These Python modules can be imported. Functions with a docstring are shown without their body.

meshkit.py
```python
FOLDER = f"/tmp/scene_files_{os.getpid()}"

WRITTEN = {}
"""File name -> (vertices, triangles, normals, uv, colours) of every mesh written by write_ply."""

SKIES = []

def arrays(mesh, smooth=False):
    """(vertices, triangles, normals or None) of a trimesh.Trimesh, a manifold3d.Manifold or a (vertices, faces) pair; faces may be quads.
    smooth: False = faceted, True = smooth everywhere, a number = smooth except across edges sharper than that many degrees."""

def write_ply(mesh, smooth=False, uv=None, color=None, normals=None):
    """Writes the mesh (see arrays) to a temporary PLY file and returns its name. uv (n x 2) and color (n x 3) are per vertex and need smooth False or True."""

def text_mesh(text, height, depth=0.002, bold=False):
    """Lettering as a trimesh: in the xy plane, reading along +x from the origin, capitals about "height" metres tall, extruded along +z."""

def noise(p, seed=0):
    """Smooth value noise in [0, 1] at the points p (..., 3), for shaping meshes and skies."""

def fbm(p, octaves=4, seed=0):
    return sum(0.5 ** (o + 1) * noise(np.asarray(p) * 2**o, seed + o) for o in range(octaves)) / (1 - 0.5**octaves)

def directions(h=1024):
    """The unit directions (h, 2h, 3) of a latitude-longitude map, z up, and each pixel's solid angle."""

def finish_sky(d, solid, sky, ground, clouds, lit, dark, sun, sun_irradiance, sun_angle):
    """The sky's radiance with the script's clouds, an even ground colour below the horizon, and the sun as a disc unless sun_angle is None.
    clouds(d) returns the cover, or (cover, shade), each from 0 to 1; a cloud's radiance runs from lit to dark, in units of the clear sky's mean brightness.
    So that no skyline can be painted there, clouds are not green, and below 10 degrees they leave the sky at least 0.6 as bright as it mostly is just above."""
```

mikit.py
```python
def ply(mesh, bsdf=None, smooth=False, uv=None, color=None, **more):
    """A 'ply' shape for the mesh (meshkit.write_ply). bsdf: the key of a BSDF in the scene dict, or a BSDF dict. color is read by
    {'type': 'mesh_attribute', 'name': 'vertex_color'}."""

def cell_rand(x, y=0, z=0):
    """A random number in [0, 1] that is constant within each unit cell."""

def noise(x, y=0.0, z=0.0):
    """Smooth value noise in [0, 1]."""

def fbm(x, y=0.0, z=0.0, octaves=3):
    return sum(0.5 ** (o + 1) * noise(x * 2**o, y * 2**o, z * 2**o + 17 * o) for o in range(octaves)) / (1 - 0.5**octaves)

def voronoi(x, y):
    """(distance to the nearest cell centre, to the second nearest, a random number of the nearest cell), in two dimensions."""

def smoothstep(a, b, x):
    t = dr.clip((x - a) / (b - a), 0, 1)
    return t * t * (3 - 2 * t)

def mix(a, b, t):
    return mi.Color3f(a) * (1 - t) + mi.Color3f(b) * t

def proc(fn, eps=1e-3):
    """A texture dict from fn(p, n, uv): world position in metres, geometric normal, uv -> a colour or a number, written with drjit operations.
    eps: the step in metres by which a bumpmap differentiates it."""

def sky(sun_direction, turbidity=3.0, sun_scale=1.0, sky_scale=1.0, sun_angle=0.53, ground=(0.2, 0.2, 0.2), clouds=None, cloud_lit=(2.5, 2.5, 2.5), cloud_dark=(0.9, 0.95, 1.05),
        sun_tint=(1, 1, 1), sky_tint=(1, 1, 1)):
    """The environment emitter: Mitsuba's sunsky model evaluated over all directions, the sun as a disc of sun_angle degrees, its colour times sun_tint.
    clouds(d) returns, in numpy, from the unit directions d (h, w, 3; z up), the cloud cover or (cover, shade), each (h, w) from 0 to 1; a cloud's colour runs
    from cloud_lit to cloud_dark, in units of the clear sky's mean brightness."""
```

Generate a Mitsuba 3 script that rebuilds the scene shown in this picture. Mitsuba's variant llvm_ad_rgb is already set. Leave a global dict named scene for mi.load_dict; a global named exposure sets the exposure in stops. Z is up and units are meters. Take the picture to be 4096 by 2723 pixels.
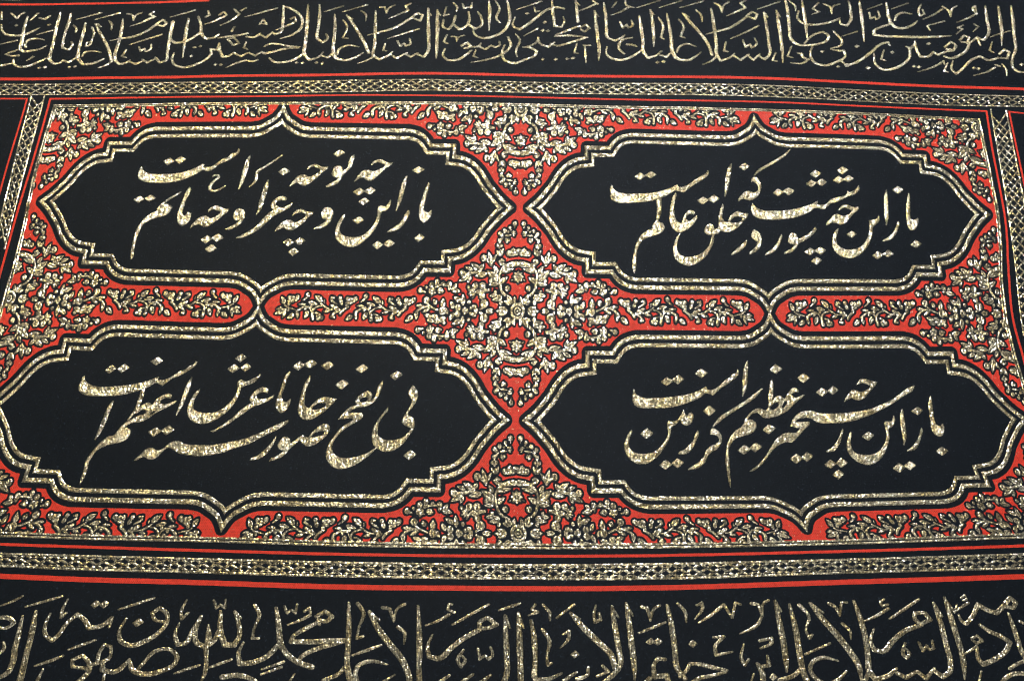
import math, random
import numpy as np
import drjit as dr
import mitsuba as mi
import mikit, meshkit, trimesh
import shapely
from shapely.geometry import Polygon, LineString, Point, MultiPolygon, box
from shapely.ops import unary_union
from shapely import affinity
from scipy.spatial import Delaunay

T = mi.ScalarTransform4f
scene, labels = {}, {}
rng = np.random.default_rng(7)

# ------------------------------------------------------------------ camera, lamps, exposure
CAM_O=[-0.01315, -0.39983, 0.64829]
CAM_T=[-0.0027, -0.04885, 0.04273]
CAM_U=[-0.01498, 0.8652, 0.5012]

scene['camera'] = {'type': 'perspective', 'fov': 44.55, 'fov_axis': 'x', 'near_clip': 0.02, 'far_clip': 20.0,
                   'to_world': T().look_at(origin=CAM_O, target=CAM_T, up=CAM_U)}
exposure = 0.0
# even ambient fill from all round, added in place of room bounce
scene['ambient_fill'] = {'type': 'constant', 'radiance': {'type': 'rgb', 'value': [0.16, 0.165, 0.17]}}
# unseen panel lamps, placed for their glints and fill on the cloth: (x, y, z, half width, half depth, colour)
LAMPS = [(0.22, 1.44, 2.05, 0.15, 0.17, (165.0, 177.0, 196.0)),
         (-0.60, 1.50, 2.00, 0.10, 0.30, (74.0, 60.0, 26.0)),
         (0.10, -0.70, 2.05, 0.50, 0.18, (5.5, 5.5, 5.5)),  # fill panel behind the camera, added to light the red
         (-1.35, 2.35, 2.00, 0.40, 0.30, (2.8, 3.5, 5.0))]  # added for a bluish sheen at the upper left

# ------------------------------------------------------------------ materials
def twill(p, n, uv):
    x, y = p.x * 1000.0, p.y * 1000.0
    d = dr.abs(dr.sin((x * 0.62 + y) * 4.2))
    g = mikit.noise(x * 1.9, y * 1.9, 3.0)
    fleck = mikit.smoothstep(0.86, 0.97, mikit.noise(x * 1.35, y * 1.35, 9.0))
    k = 0.55 + 0.5 * d * g + 1.6 * fleck
    return mi.Color3f(0.0068, 0.0100, 0.0145) * k

def red_weave(p, n, uv):
    x, y = p.x * 1000.0, p.y * 1000.0
    row = dr.floor(y / 0.85)
    fx = x / 1.1 + 0.5 * (row - 2.0 * dr.floor(row * 0.5))
    dx, dy = fx - dr.floor(fx) - 0.5, y / 0.85 - row - 0.5
    hole = 1.0 - mikit.smoothstep(0.10, 0.30, dr.sqrt(dx * dx * 1.2 + dy * dy))
    g = 0.88 + 0.24 * mikit.noise(x * 0.9, y * 0.5, 1.0)
    return mi.Color3f(0.60, 0.034, 0.015) * (g * (1.0 - 0.55 * hole))

def metal_thread(p, n, uv):
    # flat metal strips along the warp, black binding yarn showing between and across them
    x, y = p.x * 1000.0, p.y * 1000.0
    col = dr.floor(x / 0.84)
    rib = 0.5 + 0.5 * dr.sin(x * (2.0 * math.pi / 0.84) + 0.9 * mikit.noise(x * 0.2, y * 0.8, 6.0))
    q = y / 2.3 + mikit.cell_rand(col, 5.0)
    tie = mikit.smoothstep(0.06, 0.16, dr.abs(q - dr.floor(q) - 0.5))
    c = mikit.cell_rand(col, dr.floor(q), 2.0)
    g = mikit.noise(x * 0.16, y * 0.16, 4.0)
    return mikit.mix((0.80, 0.63, 0.32), (0.95, 0.88, 0.66), dr.clip(0.4 * c + 0.6 * g, 0, 1)) * ((0.40 + 0.60 * rib) * (0.45 + 0.55 * tie) * (0.75 + 0.25 * c))

def metal_rough(p, n, uv):
    x, y = p.x * 1000.0, p.y * 1000.0
    return 0.19 + 0.13 * mikit.cell_rand(dr.floor(x / 0.8), dr.floor(y / 1.1), 8.0)

scene['black_satin'] = {'type': 'twosided', 'b': {'type': 'principled', 'base_color': mikit.proc(twill), 'roughness': 0.55, 'specular': 0.06}}
scene['red_thread'] = {'type': 'twosided', 'b': {'type': 'principled', 'base_color': mikit.proc(red_weave), 'roughness': 0.6, 'specular': 0.2}}
scene['gold_thread'] = {'type': 'twosided', 'b': {'type': 'principled', 'base_color': mikit.proc(metal_thread), 'metallic': 1.0,
                        'roughness': mikit.proc(metal_rough)}}
scene['table_wood'] = {'type': 'principled', 'base_color': {'type': 'rgb', 'value': [0.32, 0.24, 0.17]}, 'roughness': 0.6}
scene['lamp_metal'] = {'type': 'principled', 'base_color': {'type': 'rgb', 'value': [0.7, 0.7, 0.7]}, 'roughness': 0.5}

# ------------------------------------------------------------------ woven design, measured on the cloth (tenths of a millimetre)
DATA_TL="""P -2423,1020 -2408,989 -2378,968 -2329,961 -2252,963 -2186,972 -2117,995 -2067,1024 -2032,1050 -2024,1046 -2026,1024 -1976,1029 -1941,1060 -1906,1095 -1878,1104 -1858,1136 -1825,1149 -1818,1174 -1808,1171 -1806,1149 -1831,1115 -1862,1086 -1893,1067 -1929,1045 -1959,1008 -1995,989 -2028,1003 -2061,972 -2109,938 -2168,909 -2223,895 -2294,887 -2357,890 -2402,901 -2431,925 -2436,979 -2431,1010
D -2256,1065,37 -2183,1079,37 -1500,996,38 -2398,754,35 -2331,766,35 -1935,457,37 -1868,470,37 -1900,388,36
S -1735,1120,7 -1744,1080,24 -1752,1018,30 -1758,963,28 -1766,909,22 -1779,854,4
S -1527,1124,9 -1574,1080,14 -1623,1036,15 -1676,986,19 -1677,959,18 -1677,929,17 -1690,898,13 -1714,871,5
S -1958,947,7 -1948,958,11 -1921,959,13 -1917,945,16 -1938,920,14 -1960,884,17 -1963,848,20 -1939,833,20 -1905,846,15 -1868,876,6
L
S -2146,818,10 -2184,786,15 -2230,741,13 -2254,708,17 -2266,679,19
P -2272,670 -2266,679 -2245,714 -2218,724 -2198,715 -2181,698 -2188,680 -2194,654 -2223,630 -2268,612 -2307,591 -2332,570 -2346,549 -2356,512 -2365,463 -2369,412 -2369,356 -2372,300 -2379,294 -2388,338 -2387,406 -2385,468 -2376,532 -2359,572 -2335,616 -2302,649
X
P -2094,863 -2085,851 -2089,806 -2104,758 -2108,717 -2110,682 -2108,647 -2096,632 -2086,644 -2079,662 -2057,657 -2055,625 -2062,590 -2078,569 -2102,550 -2123,568 -2137,600 -2141,646 -2134,699 -2131,728 -2121,776 -2114,818
P -2046,542 -2044,558 -2025,590 -2003,623 -1974,635 -1950,633 -1937,621 -1916,625 -1894,642 -1876,663 -1872,672 -1894,680 -1919,689 -1937,682 -1952,669 -1951,682 -1935,706 -1909,719 -1874,710 -1849,696 -1826,696 -1830,676 -1852,646 -1873,620 -1902,590 -1936,558 -1958,551 -1983,559 -1996,571 -2021,562
P -1754,702 -1729,690 -1716,655 -1723,617 -1740,579 -1775,549 -1801,536 -1829,537 -1799,560 -1773,578 -1754,596 -1751,608 -1772,607 -1791,633 -1786,671 -1773,695
S -1598,924,9 -1606,876,26 -1614,816,31 -1624,751,29 -1630,697,20 -1646,657,4
P -1463,783 -1470,766 -1487,768 -1509,768 -1526,753 -1532,738 -1514,723 -1485,715 -1462,727 -1427,750 -1431,731 -1455,701 -1490,677 -1526,653 -1556,620 -1589,576 -1627,535 -1675,497 -1719,476 -1754,471 -1713,502 -1665,540 -1623,587 -1595,634 -1562,678 -1537,691 -1558,711 -1562,734 -1551,764 -1530,788 -1498,802 -1478,799
P -1455,879 -1450,894 -1432,928 -1410,958 -1383,972 -1358,970 -1343,957 -1319,963 -1291,982 -1269,1007 -1273,1019 -1295,1025 -1311,1037 -1330,1033 -1352,1013 -1349,1030 -1327,1053 -1298,1057 -1272,1044 -1242,1035 -1221,1040 -1227,1020 -1254,992 -1280,955 -1315,918 -1342,893 -1365,884 -1390,892 -1405,904 -1429,898
P -1060,1143 -1054,1132 -1062,1094 -1070,1045 -1090,1011 -1114,980 -1131,943 -1150,907 -1173,891 -1220,875 -1223,884 -1184,915 -1157,934 -1151,952 -1173,954 -1192,978 -1187,1015 -1170,1043 -1151,1049 -1131,1038 -1123,1007 -1105,1020 -1092,1044 -1090,1081 -1076,1125
P -1041,924 -1036,939 -1017,979 -993,1010 -959,1020 -935,1011 -915,1012 -892,1024 -863,1043 -850,1062 -870,1071 -895,1082 -919,1076 -943,1057 -938,1075 -916,1101 -884,1107 -857,1096 -827,1081 -806,1081 -816,1063 -844,1038 -871,1003 -902,963 -939,932 -964,935 -989,955 -1013,946
D -1158,1151,38 -1008,842,37 -937,853,37 -972,767,36 -1422,449,36 -1353,460,36 -1386,379,36 -996,624,36 -865,437,36 -794,450,36 -635,1029,38 -606,495,36
P -1516,529 -1510,549 -1490,584 -1464,613 -1432,621 -1410,611 -1399,603 -1379,609 -1352,630 -1333,651 -1339,665 -1356,677 -1378,676 -1403,664 -1416,652 -1409,679 -1387,699 -1359,703 -1329,687 -1286,684 -1291,666 -1319,637 -1344,598 -1375,569 -1405,542 -1429,538 -1451,550 -1463,558 -1491,546
P -1198,721 -1173,707 -1160,678 -1165,637 -1179,602 -1201,575 -1232,557 -1274,553 -1257,571 -1226,592 -1204,613 -1198,624 -1219,630 -1235,653 -1235,679 -1223,709
P -803,782 -799,773 -803,738 -823,702 -853,687 -860,649 -873,596 -892,550 -922,500 -961,457 -997,430 -1034,421 -1072,429 -1107,454 -1130,487 -1138,533 -1134,574 -1121,614 -1102,653 -1085,668 -1090,638 -1105,597 -1110,557 -1103,525 -1080,506 -1044,496 -1002,497 -965,511 -929,543 -903,584 -883,637 -881,695 -877,730 -855,736 -831,730 -814,755
S -708,975,9 -719,931,22 -729,876,27 -738,816,26 -749,757,19 -762,702,4
P -682,704 -677,693 -682,658 -701,611 -728,570 -760,546 -811,537 -793,554 -766,575 -734,605 -712,646 -700,681
P -566,928 -560,916 -562,874 -574,820 -582,766 -590,725 -584,707 -569,690 -557,687 -539,707 -536,690 -544,655 -562,626 -583,609 -600,622 -615,654 -617,695 -612,748 -600,807 -590,855 -577,891"""
DATA_TR="""L
P 620,929 629,905 652,878 700,864 768,864 845,868 914,880 978,906 1024,928 1044,944 1055,920 1092,929 1127,951 1169,989 1210,1020 1239,1042 1253,1067 1258,1058 1251,1024 1218,990 1177,958 1136,927 1104,896 1081,878 1055,886 1031,892 1001,873 950,839 901,817 842,801 774,793 706,788 644,794 616,814 609,862 610,910
S 926,851,29 919,797,29 918,749,30 913,702,26 905,667,17
P 903,673 911,646 934,632 945,603 931,574 906,551 867,535 828,520 799,500 779,468 762,416 755,360 750,306 738,248 731,264 731,354 746,427 763,485 786,531 816,566 856,590 870,596 867,611 882,640
X
D 808,1005,37 876,1016,38 1494,1100,38 1203,818,38 1273,831,39
P 1030,877 1034,865 1024,817 1014,763 1013,704 1020,663 1038,643 1054,638 1068,676 1088,717 1113,739 1137,736 1144,713 1135,704 1111,709 1088,688 1085,664 1108,653 1133,677 1152,698 1157,692 1141,648 1109,607 1069,577 1035,565 1008,579 988,607 980,657 983,715 996,787 1014,847
S 1413,1126,6 1398,1079,26 1382,1018,29 1372,963,27 1362,908,20 1348,853,7
P 1551,1021 1573,1012 1589,979 1592,943 1576,888 1547,846 1506,824 1483,832 1469,835 1444,826 1432,812 1435,837 1462,874 1494,902 1518,899 1537,892 1563,906 1573,933 1563,960 1545,978 1530,978 1535,1003
L
P 1327,792 1333,776 1324,728 1318,681 1328,655 1352,649 1364,688 1396,724 1424,736 1449,725 1487,721 1483,699 1453,660 1421,619 1375,583 1331,571 1299,584 1278,558 1260,552 1250,506 1227,448 1189,385 1148,345 1100,318 1057,318 1021,337 995,370 989,415 996,472 1014,524 1040,559 1030,524 1016,478 1015,432 1030,399 1066,382 1114,386 1152,401 1193,436 1222,482 1238,534 1244,551 1215,551 1195,571 1205,609 1231,638 1254,621 1261,589 1281,604 1290,651 1299,710 1315,763
H 1361,650 1383,682 1418,695 1446,686 1434,660 1399,646
X
P 1512,594 1537,580 1553,546 1553,511 1541,465 1509,428 1466,406 1465,416 1491,442 1515,476 1522,499 1507,516 1490,539 1498,574
P 1457,514 1458,498 1443,464 1409,429 1355,398 1351,405 1382,440 1418,474
S 1811,1250,7 1778,1209,16 1724,1167,21 1660,1122,22 1596,1077,20 1553,1030,5
P 1685,565 1688,552 1676,514 1652,462 1620,427 1580,407 1564,406 1582,426 1618,456 1645,490 1663,525
D 1698,894,37 1766,907,38 1958,1054,37 1922,974,37 1992,985,37 2138,1086,37 2105,1007,37 2170,1016,36
P 1522,804 1532,786 1552,762 1589,748 1652,748 1720,751 1784,764 1849,786 1905,808 1947,835 1944,806 1973,804 2003,816 2037,853 2062,862 2093,872 2139,888 2153,921 2161,906 2187,919 2209,938 2229,964 2234,944 2224,920 2188,889 2147,873 2110,851 2068,826 2032,817 2005,789 1978,768 1950,776 1921,776 1888,745 1842,721 1792,699 1732,685 1669,677 1606,676 1549,683 1518,706 1507,744 1513,779
P 1977,639 1985,662 2013,695 2046,731 2070,733 2091,720 2118,724 2149,745 2161,763 2139,777 2115,783 2074,764 2084,782 2117,812 2143,807 2170,793 2207,793 2204,776 2174,745 2139,703 2105,664 2070,650 2047,660 2024,666 1998,651
P 1908,627 1914,614 1898,582 1861,546 1824,517 1789,496 1771,470 1744,435 1690,414 1684,424 1711,440 1748,469 1761,487 1736,489 1718,503 1726,532 1739,567 1755,579 1777,565 1788,530 1813,545 1844,563 1875,590 1898,617
D 1851,433,36 1918,445,37 1885,367,35 2135,576,36 2279,418,37 2346,433,37 2480,932,37 2537,511,37
P 2327,732 2332,713 2324,684 2296,654 2282,642 2271,595 2252,542 2225,490 2185,438 2143,406 2098,391 2057,399 2022,424 2003,463 2002,509 2016,567 2038,608 2054,620 2048,596 2034,555 2029,515 2039,487 2065,464 2107,459 2151,469 2193,495 2225,542 2250,600 2259,647 2260,688 2283,694 2308,701 2321,713
S 2407,930,5 2396,875,22 2389,815,27 2384,761,26 2377,708,21 2366,652,4
P 2448,689 2453,674 2439,627 2409,574 2376,542 2328,526 2328,535 2359,556 2392,586 2416,621 2438,668
P 2548,910 2552,890 2547,842 2540,782 2532,735 2535,705 2553,695 2580,717 2581,695 2562,647 2536,618 2515,623 2504,658 2506,705 2511,770 2527,842 2538,884"""
DATA_BL="""L
P -2520,-526 -2516,-543 -2502,-563 -2472,-582 -2436,-593 -2375,-593 -2306,-587 -2238,-576 -2171,-558 -2130,-542 -2089,-520 -2092,-544 -2056,-541 -2023,-525 -1995,-502 -1968,-479 -1943,-471 -1920,-446 -1897,-433 -1887,-410 -1876,-417 -1887,-445 -1912,-468 -1944,-496 -1980,-517 -2013,-535 -2035,-560 -2059,-581 -2077,-571 -2100,-564 -2132,-587 -2176,-610 -2238,-633 -2300,-649 -2364,-656 -2429,-657 -2486,-653 -2519,-637 -2538,-618 -2539,-574 -2532,-554 -2531,-534
S -2167,-602,22 -2167,-642,26 -2175,-686,24 -2184,-730,19 -2196,-759,15 -2212,-793,11 -2223,-810,3
P -2188,-744 -2168,-720 -2145,-702 -2116,-694 -2103,-704 -2096,-709 -2087,-684 -2069,-660 -2041,-640 -2010,-632 -1996,-644 -1997,-663 -2012,-661 -2026,-659 -2045,-671 -2058,-686 -2050,-698 -2019,-703 -1995,-690 -1963,-680 -1969,-692 -2000,-715 -2040,-740 -2071,-762 -2101,-791 -2132,-811 -2169,-824 -2190,-824 -2214,-836 -2237,-856 -2228,-855 -2210,-862 -2194,-876 -2196,-898 -2208,-926 -2239,-948 -2280,-958 -2320,-970 -2355,-990 -2376,-1013 -2388,-1042 -2400,-1074 -2401,-1123 -2414,-1180 -2427,-1210 -2429,-1203 -2427,-1157 -2422,-1111 -2421,-1070 -2407,-1033 -2391,-1004 -2371,-971 -2343,-936 -2313,-911 -2284,-904 -2271,-880 -2251,-846 -2229,-822 -2202,-802 -2171,-783 -2139,-768 -2125,-758 -2132,-746 -2143,-741 -2163,-749 -2178,-764 -2191,-766
H -2104,-774 -2090,-752 -2065,-742 -2084,-764
X
S -2326,-688,5 -2337,-718,21 -2347,-761,24 -2354,-805,26 -2364,-848,25 -2374,-891,19 -2389,-933,3
S -1894,-523,5 -1905,-558,19 -1913,-608,28 -1922,-657,25 -1931,-701,22 -1941,-740,13 -1950,-772,3
P -1838,-602 -1845,-627 -1855,-656 -1862,-700 -1856,-729 -1837,-744 -1796,-755 -1757,-754 -1716,-742 -1677,-710 -1643,-663 -1624,-618 -1620,-578 -1622,-546 -1606,-532 -1587,-541 -1561,-538 -1540,-525 -1511,-507 -1500,-491 -1493,-496 -1517,-537 -1541,-557 -1579,-573 -1600,-588 -1604,-628 -1620,-672 -1645,-721 -1679,-761 -1718,-795 -1762,-820 -1804,-826 -1840,-818 -1868,-797 -1888,-764 -1893,-725 -1887,-686 -1875,-652 -1858,-617
D -2376,-477,36 -2303,-469,36 -2113,-415,37 -1623,-385,35 -1659,-458,36 -1589,-450,35 -2058,-881,37 -1986,-872,37
P -2147,-1061 -2135,-1042 -2113,-1019 -2096,-995 -2072,-983 -2051,-984 -2037,-994 -2011,-994 -1992,-984 -1970,-958 -1939,-939 -1904,-941 -1886,-952 -1847,-959 -1782,-961 -1719,-959 -1657,-946 -1595,-931 -1540,-915 -1479,-887 -1418,-853 -1366,-821 -1304,-792 -1304,-803 -1334,-835 -1395,-874 -1455,-910 -1503,-942 -1535,-958 -1589,-976 -1650,-1003 -1711,-1020 -1782,-1029 -1850,-1025 -1912,-1009 -1944,-988 -1967,-979 -1990,-998 -2014,-1031 -2045,-1053 -2075,-1048 -2089,-1039 -2110,-1042 -2129,-1056
P -1440,-595 -1442,-620 -1460,-615 -1480,-616 -1499,-623 -1508,-636 -1500,-650 -1473,-657 -1443,-652 -1403,-632 -1405,-644 -1433,-669 -1466,-689 -1499,-702 -1531,-722 -1571,-759 -1610,-793 -1649,-827 -1689,-854 -1733,-876 -1739,-872 -1710,-857 -1671,-823 -1632,-789 -1595,-742 -1563,-710 -1527,-683 -1542,-666 -1540,-646 -1525,-616 -1506,-594 -1477,-580 -1455,-583
P -1325,-473 -1324,-486 -1335,-514 -1343,-559 -1351,-599 -1358,-633 -1351,-663 -1332,-677 -1306,-657 -1304,-672 -1312,-706 -1331,-736 -1351,-747 -1372,-734 -1387,-702 -1386,-663 -1378,-629 -1369,-584 -1362,-549 -1353,-509 -1338,-484
L
P -1205,-503 -1202,-519 -1210,-557 -1222,-597 -1223,-631 -1224,-671 -1212,-705 -1194,-716 -1175,-689 -1151,-660 -1122,-642 -1096,-639 -1069,-648 -1039,-650 -1046,-665 -1074,-702 -1106,-737 -1142,-767 -1175,-786 -1209,-789 -1237,-773 -1255,-739 -1255,-686 -1249,-637 -1240,-587 -1231,-547
H -1181,-719 -1161,-694 -1132,-679 -1095,-679 -1104,-703 -1133,-719 -1163,-724
X
D -1279,-435,37 -1210,-424,37 -1108,-432,37 -904,-449,38 -1013,-556,39 -700,-491,39 -596,-1002,38
L
P -777,-531 -775,-550 -788,-604 -811,-659 -836,-684 -870,-699 -913,-707 -942,-720 -967,-740 -924,-739 -884,-743 -877,-762 -899,-789 -932,-811 -973,-841 -1008,-880 -1031,-918 -1041,-961 -1029,-998 -1002,-1019 -963,-1027 -921,-1024 -875,-1010 -834,-990 -789,-957 -787,-961 -817,-997 -865,-1042 -913,-1075 -963,-1092 -1005,-1093 -1045,-1068 -1069,-1027 -1071,-980 -1060,-937 -1033,-890 -1003,-841 -962,-807 -925,-782 -951,-776 -981,-779 -1018,-782 -1004,-760 -977,-725 -948,-700 -918,-690 -928,-671 -917,-641 -893,-616 -859,-598 -836,-613 -834,-640 -846,-664 -821,-644 -808,-610 -807,-580 -792,-550
H -907,-665 -895,-646 -865,-635 -856,-645 -861,-662 -889,-673
P -598,-557 -575,-586 -566,-630 -576,-665 -594,-700 -616,-734 -618,-746 -588,-770 -577,-811 -587,-849 -609,-888 -637,-931 -673,-964 -711,-981 -745,-983 -780,-968 -807,-941 -819,-896 -817,-853 -802,-809 -779,-766 -737,-702 -734,-709 -758,-756 -781,-800 -787,-843 -783,-881 -762,-902 -728,-911 -685,-910 -643,-893 -612,-864 -596,-835 -625,-821 -651,-800 -645,-768 -629,-734 -609,-695 -600,-656 -614,-631 -623,-607 -614,-582
X
L
P -1082,-814 -1064,-828 -1064,-857 -1080,-890 -1108,-919 -1144,-948 -1182,-958 -1209,-942 -1230,-921 -1255,-950 -1282,-978 -1300,-1011 -1336,-1037 -1385,-1054 -1382,-1043 -1354,-1026 -1326,-1002 -1299,-979 -1319,-986 -1342,-974 -1350,-956 -1338,-927 -1327,-906 -1309,-898 -1289,-908 -1276,-938 -1257,-924 -1234,-902 -1214,-886 -1193,-899 -1178,-899 -1167,-877 -1140,-843 -1108,-819
H -1168,-896 -1146,-872 -1117,-860 -1087,-857 -1094,-876 -1123,-893 -1152,-900
X
P -1364,-897 -1365,-914 -1373,-942 -1388,-980 -1414,-1018 -1445,-1041 -1497,-1052 -1492,-1040 -1460,-1023 -1429,-995 -1403,-961 -1381,-928"""
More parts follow.
